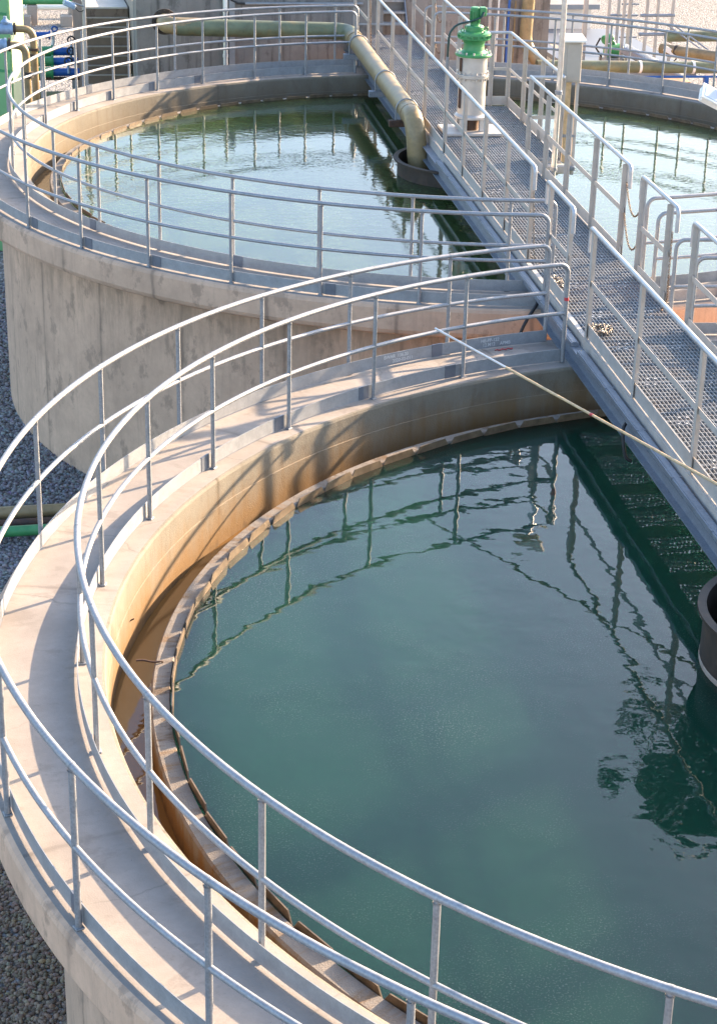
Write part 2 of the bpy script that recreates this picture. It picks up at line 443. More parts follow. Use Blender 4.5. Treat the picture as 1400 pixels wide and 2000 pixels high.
ORG = {}
def tag(o, label, cat, group=None):
    o['label'] = label; o['category'] = cat
    if group: o['group'] = group
    return o
def thing(name, loc, label, cat, group=None):
    o = bpy.data.objects.new(name, None); COL.objects.link(o)
    o.empty_display_size = 0.2
    o.location = loc; ORG[o.name] = tuple(loc)
    return tag(o, label, cat, group)
def structure(o):
    o['kind'] = 'structure'; return o
def share(src, name, parent, loc, rz=0.0):
    c = src.copy(); COL.objects.link(c); c.name = name
    c.parent = parent; c.location = loc; c.rotation_euler = (0, 0, rz)
    return c
def arc(c, r, z, a0, a1, n):
    return [(c[0] + r * math.cos(R(a0 + (a1 - a0) * i / n)), c[1] + r * math.sin(R(a0 + (a1 - a0) * i / n)), z) for i in range(n + 1)]
def bendpath(pts, rad=0.09, n=6):
    """round the corners of a polyline"""
    pts = [Vector(p) for p in pts]; out = [pts[0]]
    for i in range(1, len(pts) - 1):
        p = pts[i]; a = (pts[i - 1] - p); b = (pts[i + 1] - p)
        k = min(rad, a.length * 0.45, b.length * 0.45)
        A = p + a.normalized() * k; B = p + b.normalized() * k
        for j in range(n + 1):
            t = j / n
            out.append(A * (1 - t) ** 2 + p * (2 * t * (1 - t)) + B * t * t)
    out.append(pts[-1])
    return out

GZ = -3.35
CA = (0.0, 0.0); CB = (0.0, 15.386)
ZB = 0.071

# ------------------------------------------------------------------ setting: ground
g = MB()
N = 40
xs = [-400 + 800 * i / N for i in range(N + 1)]
g.add([(x, y, GZ) for y in xs for x in xs], [(j * (N + 1) + i, j * (N + 1) + i + 1, (j + 1) * (N + 1) + i + 1, (j + 1) * (N + 1) + i) for j in range(N) for i in range(N)])
structure(g.build('ground', M['gravel']))

def inpoly(x, y, P):
    c = np.zeros(len(x), bool); j = len(P) - 1
    for i in range(len(P)):
        xi, yi = P[i]; xj, yj = P[j]
        c ^= ((yi > y) != (yj > y)) & (x < (xj - xi) * (y - yi) / (yj - yi + 1e-12) + xi)
        j = i
    return c

def stones(name, poly, count, size, tint):
    xs_ = [p[0] for p in poly]; ys_ = [p[1] for p in poly]
    x = RNG.uniform(min(xs_), max(xs_), count * 3); y = RNG.uniform(min(ys_), max(ys_), count * 3)
    k = inpoly(x, y, poly); x, y = x[k][:count], y[k][:count]
    n = len(x)
    ph = (1 + 5 ** .5) / 2
    iv = np.array([(-1, ph, 0), (1, ph, 0), (-1, -ph, 0), (1, -ph, 0), (0, -1, ph), (0, 1, ph), (0, -1, -ph), (0, 1, -ph), (ph, 0, -1), (ph, 0, 1), (-ph, 0, -1), (-ph, 0, 1)], float)
    iv /= np.linalg.norm(iv[0])
    fc = np.array([(0, 11, 5), (0, 5, 1), (0, 1, 7), (0, 7, 10), (0, 10, 11), (1, 5, 9), (5, 11, 4), (11, 10, 2), (10, 7, 6), (7, 1, 8), (3, 9, 4), (3, 4, 2), (3, 2, 6), (3, 6, 8), (3, 8, 9), (4, 9, 5), (2, 4, 11), (6, 2, 10), (8, 6, 7), (9, 8, 1)])
    sc = np.stack([RNG.uniform(.7, 1.35, n), RNG.uniform(.6, 1.0, n), RNG.uniform(.45, .8, n)], 1) * size * RNG.uniform(.65, 1.4, n)[:, None]
    th = RNG.uniform(0, 2 * PI, n)
    v = iv[None] * (1 + RNG.normal(0, .13, (n, 12, 1)))
    v = v * sc[:, None, :]
    ct, st_ = np.cos(th)[:, None], np.sin(th)[:, None]
    X = v[..., 0] * ct - v[..., 1] * st_; Y = v[..., 0] * st_ + v[..., 1] * ct
    Z = v[..., 2] + v[..., 0] * RNG.uniform(-.4, .4, n)[:, None]
    V = np.stack([X + x[:, None], Y + y[:, None], Z + GZ + RNG.uniform(-.2, 1.0, n)[:, None] * size * .6], -1).reshape(-1, 3)
    F = (fc[None] + (np.arange(n) * 12)[:, None, None]).reshape(-1, 3)
    me = bpy.data.meshes.new(name)
    me.vertices.add(len(V)); me.vertices.foreach_set('co', V.ravel())
    me.loops.add(F.size); me.loops.foreach_set('vertex_index', F.ravel().astype(np.int32))
    me.polygons.add(len(F)); me.polygons.foreach_set('loop_start', np.arange(0, F.size, 3, dtype=np.int32))
    me.polygons.foreach_set('loop_total', np.full(len(F), 3, np.int32))
    me.polygons.foreach_set('use_smooth', np.ones(len(F), bool))
    me.update(calc_edges=True)
    at = me.color_attributes.new('tint', 'FLOAT_COLOR', 'POINT')
    br = RNG.uniform(.45, 1.5, n)[:, None] * np.array(tint)[None] * (1 + RNG.normal(0, .07, (n, 3)))
    cc = np.repeat(np.concatenate([br, np.ones((n, 1))], 1), 12, 0)
    at.data.foreach_set('color', cc.ravel())
    me.materials.append(M['stone'])
    o = bpy.data.objects.new(name, me); COL.objects.link(o)
    o['kind'] = 'stuff'
    return o
st1 = stones('gravel', [(-9.5, 4.4), (-7.0, 4.4), (-5.9, 0.0), (-9.5, 0.0)], 22000, 0.024, (0.20, 0.145, 0.10))
tag(st1, 'coarse brown grey gravel below the near tank at the bottom left corner', 'gravel')
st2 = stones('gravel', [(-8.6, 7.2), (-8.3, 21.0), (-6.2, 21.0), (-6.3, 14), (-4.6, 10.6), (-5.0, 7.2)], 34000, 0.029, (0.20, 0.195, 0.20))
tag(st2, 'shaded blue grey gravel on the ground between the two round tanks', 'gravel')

# ------------------------------------------------------------------ round settling tanks
def tank(c, zoff, weir_dz, label, inner, water, launder, wlabel):
    t = thing('settling_tank', (c[0], c[1], GZ), label, 'tank', None)
    cc = (c[0], c[1], zoff)
    wz = -0.325 + weir_dz
    MB().ring([(6.82, GZ - 0.3 - zoff), (6.82, -0.43), (7.27, -0.385), (7.335, -0.35), (7.36, -0.30), (7.365, -0.05), (7.35, -0.015), (7.32, 0.0)], cc).build('outer_wall', M['wall'], t)
    MB().ring([(7.32, 0.0), (6.45, 0.0)], cc, n=256).build('walkway', M['walk'], t)
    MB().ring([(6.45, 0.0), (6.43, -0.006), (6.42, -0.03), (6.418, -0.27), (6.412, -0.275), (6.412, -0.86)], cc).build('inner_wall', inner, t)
    MB().ring([(6.412, wz - 0.50), (6.105, wz - 0.50), (6.105, wz - 0.075), (6.09, wz - 0.055), (5.965, wz - 0.05), (5.958, wz - 0.065), (5.958, -2.6)], cc).build('launder_wall', M['weirwall'], t)
    # V-notch weir plates, one flat sheet between each pair of notches
    step = 360.0 / 83
    half = R(step) / 2 * 5.94
    for k in range(83):
        a = R(103.15 + step * (k + 0.5) + random.uniform(-.12, .12))
        rad = Vector((math.cos(a), math.sin(a), 0)); tan = Vector((-math.sin(a), math.cos(a), 0))
        tilt = random.uniform(-.02, .03); skew = random.uniform(-0.012, 0.012)
        zz = random.uniform(-.006, .006)
        prof = [(-half - 0.006, -0.20), (half + 0.006, -0.20), (half + 0.004, -0.085), (half - 0.052, 0.0), (-half + 0.052, 0.0), (-half - 0.004, -0.085)]
        m = MB(); vs = []
        for off in (0.0, 0.010):
            for x, z in prof:
                base = Vector((c[0], c[1], zoff + wz + z + zz)) + rad * (5.944 - off - tilt * (z + 0.1) + skew * x / half - (half * half - x * x) / (2 * 5.94) * -0.0) + tan * x
                vs.append(base)
        n = len(prof)
        m.add(vs, [tuple(range(n)), tuple(range(n, 2 * n))[::-1]] + [(i, n + i, n + (i + 1) % n, (i + 1) % n) for i in range(n)])
        m.build('weir_plate', M['blade'], t)
    # water in the tank and in the launder
    NB = 128
    zw = zoff + wz - (0.075 if weir_dz == 0 else 0.048)
    wm = MB()
    for zz, up in ((zw, True), (zw - 2.6, False)):
        wm.add([(c[0], c[1], zz)] + [(c[0] + 5.955 * math.cos(2 * PI * i / NB), c[1] + 5.955 * math.sin(2 * PI * i / NB), zz) for i in range(NB)], [((0, 1 + i, 1 + (i + 1) % NB) if up else (0, 1 + (i + 1) % NB, 1 + i)) for i in range(NB)])
    wm.f += [[NB + 2 + i, NB + 2 + (i + 1) % NB, 1 + (i + 1) % NB, 1 + i] for i in range(NB)]
    wm.sm += [False] * NB; wm.uv += [None] * NB
    structure(tag(wm.build('water', water), wlabel, 'water'))
    lw = MB().ring([(6.411, wz - 0.33), (6.106, wz - 0.33)], cc)
    structure(tag(lw.build('water', launder), wlabel.replace('surface', 'launder channel'), 'water'))
    return t
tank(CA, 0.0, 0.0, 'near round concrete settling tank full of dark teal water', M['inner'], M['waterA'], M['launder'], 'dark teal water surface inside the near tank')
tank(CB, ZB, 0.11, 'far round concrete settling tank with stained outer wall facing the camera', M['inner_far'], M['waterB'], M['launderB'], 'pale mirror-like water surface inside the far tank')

# ------------------------------------------------------------------ curved guard rails
def postmesh(name, top=1.09):
    m = MB(); m.tube([(0, 0, 0.0), (0, 0, top)], 0.0205, 12)
    m.box((0, 0, 0.006), (0.055, 0.06, 0.012), bev=0.003)
    m.tube([(0, 0, top), (0, 0, top + 0.012)], [0.0205, 0.012], 12)
    return m
POST = None
def curved_rail(c, z, r, a0, a1, posts, kick_r, label, n, ends=(True, True), laps=()):
    global POST
    t = thing('guard_rail', (c[0] + r * math.cos(R(a0)), c[1] + r * math.sin(R(a0)), z), label, 'railing', 'galvanised railings round the tanks')
    o0 = Vector(ORG[t.name])
    da = 0.10 / r * 57.3
    def path(h, bend):
        p = arc(c, r, z + h, a0 + (da if ends[0] and bend else 0), a1 - (da if ends[1] and bend else 0), n)
        if bend:
            def drop(a, sg):
                q = []
                for j in range(6):
                    th = j / 5 * PI / 2
                    aa = a + sg * da * (1 - math.sin(th)); hh = h - 0.10 * (1 - math.cos(th))
                    q.append((c[0] + r * math.cos(R(aa)), c[1] + r * math.sin(R(aa)), z + hh))
                q.append((c[0] + r * math.cos(R(a)), c[1] + r * math.sin(R(a)), z + 0.01))
                return q
            # curve from horizontal into the end post
            if ends[0]:
                q = []
                for j in range(1, 7):
                    th = j / 6 * PI / 2
                    aa = a0 + da * (1 - math.sin(th)); hh = h - 0.10 * (1 - math.cos(th))
                    q.append((c[0] + r * math.cos(R(aa)), c[1] + r * math.sin(R(aa)), z + hh))
                q.append((c[0] + r * math.cos(R(a0)), c[1] + r * math.sin(R(a0)), z + 0.01))
                p = q[::-1] + p
            if ends[1]:
                q = []
                for j in range(1, 7):
                    th = j / 6 * PI / 2
                    aa = a1 - da * (1 - math.sin(th)); hh = h - 0.10 * (1 - math.cos(th))
                    q.append((c[0] + r * math.cos(R(aa)), c[1] + r * math.sin(R(aa)), z + hh))
                q.append((c[0] + r * math.cos(R(a1)), c[1] + r * math.sin(R(a1)), z + 0.01))
                p = p + q
        return p
    tr_ = MB().tube(path(1.1, True), 0.0235, 12)
    for a in posts:
        q = arc(c, r, z + 1.1, a - 0.12, a + 0.12, 4)
        tr_.tube([Vector(k) - Vector((0, 0, 0.0)) for k in q], 0.0252, 12)
        tr_.lathe([(0.026, -0.030), (0.0225, -0.042)], (q[2][0], q[2][1], z + 1.1), 12, caps=False)
    tr_.build('top_rail', M['galv'], t)
    MB().tube(path(0.56, False), 0.0205, 12).build('mid_rail', M['galv'], t)
    kn = max(8, n // 2)
    MB().ring([(kick_r - 0.003, 0.012), (kick_r - 0.003, 0.145), (kick_r + 0.003, 0.145), (kick_r + 0.003, 0.012), (kick_r - 0.003, 0.012)], (c[0], c[1], z), a0, a1, n, endcaps=True).build('kick_plate', M['kick'], t)
    for a in posts:
        p = Vector((c[0] + r * math.cos(R(a)), c[1] + r * math.sin(R(a)), z)) - o0
        if POST is None:
            pm = postmesh('post'); pm.v = [(q[0] + o0.x, q[1] + o0.y, q[2] + o0.z) for q in pm.v]
            POST = pm.build('post', M['galv'], t)
            POST.location = p; POST.rotation_euler = (0, 0, R(a))
        else:
            share(POST, 'post', t, p, R(a))
    sgn = 1 if kick_r > r else -1
    for a in laps:
        dw = 0.13 / r * 57.3 / 2
        MB().ring([(kick_r - 0.008, 0.010), (kick_r - 0.008, 0.149), (kick_r + 0.008, 0.149), (kick_r + 0.008, 0.010), (kick_r - 0.008, 0.010)], (c[0], c[1], z), a - dw, a + dw, 4, endcaps=True).build('lap_plate', M['kickdark'], t)
    return t
RAi, RAo = 6.586, 7.286
pa_in = [110.3, 120.5, 131.0, 141.6, 152.4, 163.9, 175.2, 186.2, 196.9, 208.4, 219.7, 230.9, 241.8, 252.5]
pa_out = [108.2, 118.3, 127.8, 137.6, 147.8, 158.3, 168.7, 179.8, 190.9, 201.3, 212.0, 222.6, 233.0, 243.5, 254.0]
curved_rail(CA, 0, RAi, 99.6, 263, pa_in, RAi + 0.036, 'inner curved railing beside the dark teal water of the near tank', 180, laps=(111.5, 121.4, 131.9, 142.4))
curved_rail(CA, 0, RAo, 98.6, 264, pa_out, RAo - 0.036, 'outer curved railing on the rim of the near tank, chalk marks on its kick plate', 190, laps=(109.4, 170.0, 200.5))
curved_rail(CA, 0, RAo, -60, 86.9, [-50, -38, -26, -14, -2, 10, 22, 34, 46, 58, 68, 77.5], RAo - 0.036, 'outer railing stub of the near tank right of the footbridge', 140, ends=(False, True))
curved_rail(CA, 0, RAi, -60, 86.8, [-50, -38, -26, -14, -2, 10, 22, 34, 46, 58, 67, 77], RAi + 0.036, 'inner railing stub of the near tank at the right photo edge', 140, ends=(False, True))
RBi, RBo = 6.626, 7.267
pb_in = [101.0, 109.6, 118.8, 127.5, 136.8, 145.8, 155.3, 164.0, 173.4, 183.0, 192.5, 202.3, 211.8, 221.6, 231.2, 241.0, 250.7, 260.6]
pb_out = [94.7, 103.1, 111.5, 119.9, 128.0, 136.8, 145.8, 155.0, 164.5, 174.5, 185.0, 196.0, 206.3, 215.6, 224.7, 234.0, 242.9, 252.1]
curved_rail(CB, ZB, RBi, 92.9, 265.2, pb_in, RBi + 0.036, 'inner curved railing beside the bright water on the left side of the far tank', 190, laps=(119.6, 128.4, 137.6, 146.6, 155.9, 232.0, 211.0))
curved_rail(CB, ZB, RBo, 91.4, 263.5, pb_out, RBo - 0.036, 'outer curved railing round the left rim of the far tank', 190, laps=(207.2, 216.4, 243.8, 225.5, 136.0, 145.0, 154.5))
curved_rail(CB, ZB, RBi, -85.0, 80.5, [-75, -65, -55, -45, -35, -25, -15, -5, 5, 15, 25, 34.5, 43.5, 52.5, 61.5, 71.0], RBi + 0.036, 'inner curved railing of the far tank right of the footbridge', 150)
curved_rail(CB, ZB, RBo, -86.2, 81.5, [-76, -66, -56, -46, -36, -26, -16, -6, 4, 14, 24, 33.5, 42.5, 51.2, 60.0, 70.0], RBo - 0.036, 'outer curved railing of the far tank right of the footbridge, below the gravel', 150)

# chalk writing on the outer kick plate of the near tank
def chalk(txt, a, z, size, r):
    cu = bpy.data.curves.new('chalk_text', 'FONT')
    cu.offset = 0.0008; cu.body = txt; cu.size = size; cu.align_x = 'CENTER'; cu.align_y = 'CENTER'
    ob = bpy.data.objects.new('tmp', cu); COL.objects.link(ob)
    dg = bpy.context.evaluated_depsgraph_get()
    me = bpy.data.meshes.new_from_object(ob.evaluated_get(dg))
    bpy.data.objects.remove(ob)
    for v in me.vertices:
        aa = R(a) - v.co.x / r
        v.co = Vector((CA[0] + r * math.cos(aa), CA[1] + r * math.sin(aa), z + v.co.y))
    o = bpy.data.objects.new('chalk_marking', me); COL.objects.link(o)
    me.materials.clear(); me.materials.append(M['chalk'])
    return o
rail_outer_a = [o for o in bpy.data.objects if o.get('label', '').startswith('outer curved railing on the rim of the near')][0]
for txt, a, z in (('BWAR  136.20', 113.6, 0.105), ('2020-02-011', 112.9, 0.052), ('HE-PP-122', 104.1, 0.100), ('12.M12', 104.2, 0.050), ('APMB', 102.6, 0.050)):
    o = chalk(txt, a, z, 0.052, RAo - 0.036 - 0.0048)
    o.parent = rail_outer_a
    o.matrix_parent_inverse = Matrix.Translation(-Vector(ORG[rail_outer_a.name]))

# ------------------------------------------------------------------ footbridge: s = to the right, t = along
BO = Vector((-0.654, 0, 0)); sl_ = 0.0545; nn_ = math.hypot(1, sl_)
BT = Vector((sl_, 1, 0)) / nn_; BN = Vector((1, -sl_, 0)) / nn_; BZ = Vector((0, 0, 1))
AX = (BN, BT, BZ)
def bp(s_, t_, z_=0.0): return BO + BN * s_ + BT * t_ + BZ * z_
ZD = 0.32
T0, T1 = -8.0, 24.6
br = thing('footbridge', bp(0, T0, 0), 'long steel footbridge with open grating deck crossing both tanks', 'bridge')
for sgn, nm in ((-1, 'left'), (1, 'right')):
    m = MB()
    sx = sgn * 0.655
    tm, ln = (T0 + T1) / 2, T1 - T0
    m.box(bp(sx, tm, 0.006), (0.15, ln, 0.012), AX)
    m.box(bp(sx, tm, 0.1), (0.008, ln, 0.176), AX)
    m.box(bp(sx, tm, 0.194), (0.15, ln, 0.012), AX)
    t_ = T0 + 0.7
    while t_ < T1:
        m.box(bp(sx - sgn * 0.037, t_, 0.1), (0.066, 0.008, 0.175), AX); t_ += 1.5
    m.build('main_beam', M['beam'], br)
    d = MB()
    d.box(bp(sgn * 0.608, tm, 0.262), (0.006, ln, 0.12), AX)
    d.box(bp(sgn * 0.585, tm, 0.3195), (0.05, ln, 0.006), AX)
    d.build('deck_edge', M['beige'], br)
# galvanised cable tray on the left beam
for ta, tb in ((T0, 6.15), (6.4, 14.6), (16.4, T1)):
    m = MB()
    m.box(bp(-0.685, (ta + tb) / 2, 0.223), (0.085, tb - ta, 0.04), AX)
    m.box(bp(-0.685, (ta + tb) / 2, 0.247), (0.055, tb - ta - 0.02, 0.006), AX)
    q = ta + 0.35
    while q < tb - 0.2:
        m.box(bp(-0.685, q, 0.236), (0.095, 0.03, 0.03), AX); q += 1.15
    m.build('cable_tray', M['beam'], br)
def grating(s0, s1, t0, t1, parent, z=ZD, pitch=0.041, cross=0.108, name='grating'):
    m = MB()
    n = int(round((s1 - s0) / pitch))
    for i in range(n + 1):
        sx = s0 + (s1 - s0) * i / n
        m.box(bp(sx, (t0 + t1) / 2, z - 0.0155), (0.0050, t1 - t0, 0.031), AX)
    k = t0; j = 0
    while k <= t1 + 1e-6:
        m.box(bp((s0 + s1) / 2, k, z - 0.0205), (s1 - s0, 0.0050, 0.040), AX)
        k += cross; j += 1
    # panel joints and clips
    k = t0 + 1.08
    while k < t1:
        m.box(bp((s0 + s1) / 2, k - 0.028, z - 0.012), (s1 - s0, 0.006, 0.026), AX)
        for q in (s0 + 0.22, s0 + 0.30, s1 - 0.30, s1 - 0.22):
            m.box(bp(q, k - 0.10, z + 0.0035), (0.022, 0.03, 0.007), AX)
            m.box(bp(q + 0.05, k + 0.06, z + 0.0035), (0.022, 0.03, 0.007), AX)
        k += 1.08
    return m.build(name, M['grate'], parent)
grating(-0.555, 0.555, T0, T1, br)
# cross bearers under the deck
m = MB(); t_ = T0 + 0.4
while t_ < T1:
    m.box(bp(0, t_, 0.235), (1.205, 0.05, 0.10), AX); t_ += 1.08
m.build('cross_bearers', M['beige'], br)

def angle_post(m, s_, t_, z0, z1, side):
    """L angle post, outstanding leg to the outside"""
    m.box(bp(s_ + side * 0.012, t_, (z0 + z1) / 2), (0.007, 0.06, z1 - z0), AX)
    m.box(bp(s_ + side * -0.0195, t_ + 0.0265, (z0 + z1) / 2), (0.056, 0.007, z1 - z0), AX)
BP = {}
def bridge_rail(side, t0, t1, posts, label, hook=(True, True), s_=0.585, toe=True, group='painted railings along the footbridge'):
    sx = side * s_
    t = thing('bridge_railing', bp(sx, t0, ZD), label, 'railing', group)
    o0 = Vector(ORG[t.name])
    H = 1.18
    pts = [bp(sx, t0, ZD + H), bp(sx, t1, ZD + H)]
    if hook[0]: pts = [bp(sx, t0, ZD + H - 0.27)] + pts
    if hook[1]: pts = pts + [bp(sx, t1, ZD + H - 0.27)]
    MB().tube(bendpath(pts, 0.08), 0.024, 12).build('top_rail', M['rail_tube'], t)
    pp = sorted(posts)
    m = MB(); m.box(bp(sx - side * 0.008, (pp[0] + pp[-1]) / 2, ZD + 0.60), (0.007, pp[-1] - pp[0] + 0.04, 0.065), AX)
    m.build('mid_bar', M['beige'], t)
    if toe:
        m = MB(); m.box(bp(sx - side * 0.011, (pp[0] + pp[-1]) / 2, ZD + 0.083), (0.006, pp[-1] - pp[0] + 0.08, 0.15), AX)
        m.build('toe_board', M['beige'], t)
    for a in pp:
        key = side
        if key not in BP:
            m = MB(); angle_post(m, sx, a, ZD, ZD + H - 0.02, side)
            BP[key] = m.build('post', M['beige'], t)
            BP[key]['_ref'] = 0
            BP[(key, 'p')] = bp(sx, a, 0); BP[(key, 'o')] = o0.copy()
        else:
            src = BP[key]
            d = bp(sx, a, 0) - BP[(key, 'p')] + BP[(key, 'o')] - o0
            share(src, 'post', t, d)
    return t
bridge_rail(-1, -8.0, 6.45, [6.33, 4.5, 2.6, 0.75, -1.1, -2.9, -4.7, -6.5, -7.9], 'left railing of the footbridge nearest the camera, above the dark teal water', hook=(False, True))
bridge_rail(-1, 7.18, 8.42, [7.3, 8.26], 'short left railing of the footbridge standing between the two tanks')
bridge_rail(-1, 9.05, 21.6, [9.2, 10.55, 11.94, 13.34, 14.75, 16.51, 18.01, 19.75, 21.4], 'long left railing of the footbridge above the far tank, beside the brown pipe', hook=(True, False))
bridge_rail(-1, 22.3, 24.5, [22.45, 24.3], 'far left railing of the footbridge ending at the steel stairs', hook=(False, False))
bridge_rail(1, -8.0, -0.93, [-7.9, -6.1, -4.3, -2.6, -1.0], 'right railing of the footbridge at the near end, outside the photo', hook=(False, False))
bridge_rail(1, 2.64, 6.6, [2.75, 4.6, 6.45], 'right railing of the footbridge running out at the right photo edge', hook=(False, True))
bridge_rail(1, 7.16, 8.6, [7.4, 8.46], 'short right railing of the footbridge between two hanging chains')
bridge_rail(1, 9.08, 14.43, [9.25, 10.6, 12.0, 13.2, 14.3], 'right railing of the footbridge from the lamp pole down to the chain gap', hook=(True, False))
bridge_rail(1, 18.0, 21.3, [18.1, 19.7, 21.2], 'right railing of the footbridge behind the green drive', hook=(False, False))
bridge_rail(1, 22.0, 24.5, [22.2, 24.3], 'far right railing of the footbridge with rusty chains beside the stairs', hook=(False, False))

# side platforms with the scraper drives
def platform(dt, where):
    a0, a1 = 14.43 + dt, 18.0 + dt
    t = thing('side_platform', bp(0.6, a0, 0.1), 'grated side platform of the footbridge ' + where, 'platform', 'side platforms on the footbridge')
    grating(0.62, 1.06, a0, a1, t)
    m = MB()
    for sx in (0.64, 1.085):
        m.box(bp(sx, (a0 + a1) / 2, 0.22), (0.05, a1 - a0 + 0.06, 0.13), AX)
    for tt in (a0 + 0.02, a0 + 1.2, a0 + 2.4, a1 - 0.02):
        m.box(bp(0.862, tt, 0.222), (0.39, 0.05, 0.10), AX)
    m.box(bp(0.85, a0 - 0.10, 0.18), (0.62, 0.12, 0.13), AX, 0.02)
    m.build('support_frame', M['beige'], t)
    r = thing('bridge_railing', bp(1.08, a0, ZD), 'railing round the grated side platform ' + where, 'railing', 'painted railings along the footbridge')
    H = 1.18
    MB().tube(bendpath([bp(0.585, a0 - 0.04, ZD + H), bp(1.085, a0 - 0.04, ZD + H), bp(1.085, a1 + 0.04, ZD + H), bp(0.585, a1 + 0.04, ZD + H)], 0.05), 0.024, 12).build('top_rail', M['rail_tube'], r)
    m = MB()
    m.box(bp(1.078, (a0 + a1) / 2, ZD + 0.6), (0.007, a1 - a0 + 0.06, 0.05), AX)
    m.box(bp(0.83, a1 + 0.035, ZD + 0.6), (0.49, 0.007, 0.05), AX)
    m.box(bp(0.83, a0 - 0.035, ZD + 0.6), (0.49, 0.007, 0.05), AX)
    m.build('mid_bar', M['beige'], r)
    m = MB()
    m.box(bp(1.078, (a0 + a1) / 2, ZD + 0.083), (0.006, a1 - a0 + 0.06, 0.15), AX)
    m.box(bp(0.83, a1 + 0.032, ZD + 0.083), (0.48, 0.006, 0.15), AX)
    m.build('toe_board', M['beige'], r)
    for s_, tt in ((1.087, a0), (1.087, a0 + 1.25), (1.087, a0 + 2.45), (1.087, a1 + 0.01), (0.80, a1 + 0.03)):
        m = MB(); angle_post(m, s_, tt, 0.16, ZD + H - 0.02, 1); m.build('post', M['beige'], r)
platform(0, 'beside the green drive on the far tank')
platform(-15.386, 'by the drive of the near tank, outside the photo')

def drive(s_, t_, where):
    b = bp(s_, t_, ZD)
    d = thing('scraper_drive', b, 'green geared motor on a pale steel column ' + where, 'machine', 'scraper drives on the footbridge')
    c = lambda z: (b.x, b.y, ZD + z)
    MB().box(c(0.035), (0.86, 0.66, 0.05), AX, 0.008).build('base_plate', M['beige'], d)
    for sx in (-1, 1):
        for sy in (-1, 1):
            MB().box(tuple(Vector(c(0.16)) + BN * sx * 0.145 + BT * sy * 0.145), (0.085, 0.085, 0.20), AX, 0.006).build('leg', M['stainless'], d)
    MB().lathe([(0.12, 0.06), (0.12, 0.26)], c(0), 24).build('shaft_coupling', M['rust'], d)
    m = MB().lathe([(0.20, 0.26), (0.242, 0.262), (0.245, 0.275), (0.245, 0.30), (0.22, 0.325), (0.203, 0.335), (0.203, 0.93), (0.21, 0.945), (0.24, 0.95), (0.24, 0.972), (0.232, 0.974), (0.232, 0.98), (0.24, 0.982), (0.24, 1.004), (0.206, 1.01), (0.206, 1.30), (0.20, 1.30)], c(0), 48)
    cm = m
    m = MB()
    for sx in (-1,):                           # dark access slots in the column
        m.box(tuple(Vector(c(1.16)) + BN * sx * 0.192 - BT * 0.07), (0.035, 0.08, 0.23), AX, 0.015)
        m.box(tuple(Vector(c(0.64)) + BN * sx * 0.190 - BT * 0.07), (0.035, 0.08, 0.42), AX, 0.015)
    m.build('access_slot', M['rust'], d)
    m = cm
    for zc, rr, n in ((0.925, 0.226, 16), (1.03, 0.226, 16), (1.365, 0.245, 14)):
        for k in range(n):
            a = 2 * PI * k / n
            m.lathe([(0.014, -0.018), (0.014, 0.018)], (b.x + rr * math.cos(a), b.y + rr * math.sin(a), ZD + zc), 6, smooth=False)
    m.build('column', M['stainless'], d)
    m = MB().lathe([(0.19, 1.30), (0.262, 1.302), (0.266, 1.31), (0.266, 1.335), (0.26, 1.345), (0.19, 1.36), (0.158, 1.40), (0.150, 1.46), (0.150, 1.50), (0.17, 1.555), (0.205, 1.58), (0.235, 1.585), (0.238, 1.615), (0.222, 1.62), (0.222, 1.645), (0.238, 1.65), (0.235, 1.685), (0.19, 1.705), (0.13, 1.71), (0.132, 1.78), (0.12, 1.80), (0.05, 1.805)], c(0), 48)
    for k in range(16):
        a = 2 * PI * k / 16
        m.box((b.x + 0.232 * math.cos(a), b.y + 0.232 * math.sin(a), ZD + 1.632), (0.03, 0.03, 0.055))
    for a in (R(20), R(200), R(110), R(290)):     # lifting eyes
        p = Vector((b.x + 0.21 * math.cos(a), b.y + 0.21 * math.sin(a), ZD + 1.70))
        m.tube([p + Vector((0.022 * math.cos(q), 0.0, 0.03 + 0.028 * math.sin(q))) for q in [2 * PI * i / 10 for i in range(10)]], 0.008, 6, closed=True)
    m.build('gearbox', M['green'], d)
    m = MB().lathe([(0.066, 1.80), (0.066, 2.06), (0.07, 2.065), (0.07, 2.085), (0.055, 2.10), (0.0, 2.10)], c(0), 32)
    for k in range(20):
        a = 2 * PI * k / 20
        ex = (Vector((math.cos(a), math.sin(a), 0)), Vector((-math.sin(a), math.cos(a), 0)), BZ)
        m.box((b.x + 0.071 * math.cos(a), b.y + 0.071 * math.sin(a), ZD + 1.94), (0.014, 0.005, 0.20), ex)
    m.build('motor', M['green'], d)
    jb = Vector(c(2.03)) + BN * 0.105 - BT * 0.02
    MB().box(tuple(jb), (0.10, 0.12, 0.145), AX, 0.012).build('junction_box', M['green'], d)
    # supply cable arching over to the conduit at the left railing
    P = [jb + Vector((0, -0.065, 0.0)), jb + Vector((-0.05, -0.10, -0.08)), jb + BN * -0.18 + BZ * -0.15 - BT * 0.06, jb + BN * -0.36 + BZ * -0.22, jb + BN * -0.46 + BZ * -0.34, jb + BN * -0.485 + BZ * -0.5, jb + BN * -0.49 + BZ * -0.75]
    pts = []
    for i in range(len(P) - 1):
        p0, p1, p2, p3 = P[max(i - 1, 0)], P[i], P[i + 1], P[min(i + 2, len(P) - 1)]
        for q in range(6):
            u = q / 6
            pts.append(0.5 * ((2 * p1) + (p2 - p0) * u + (2 * p0 - 5 * p1 + 4 * p2 - p3) * u * u + (3 * p1 - p0 - 3 * p2 + p3) * u ** 3))
    pts.append(P[-1])
    MB().tube(pts, 0.017, 8).build('supply_cable', M['cable'], d)
    cpos = P[-1]
    MB().tube([cpos, (cpos.x, cpos.y, ZD + 0.02)], 0.024, 10).build('conduit', M['galv'], d)
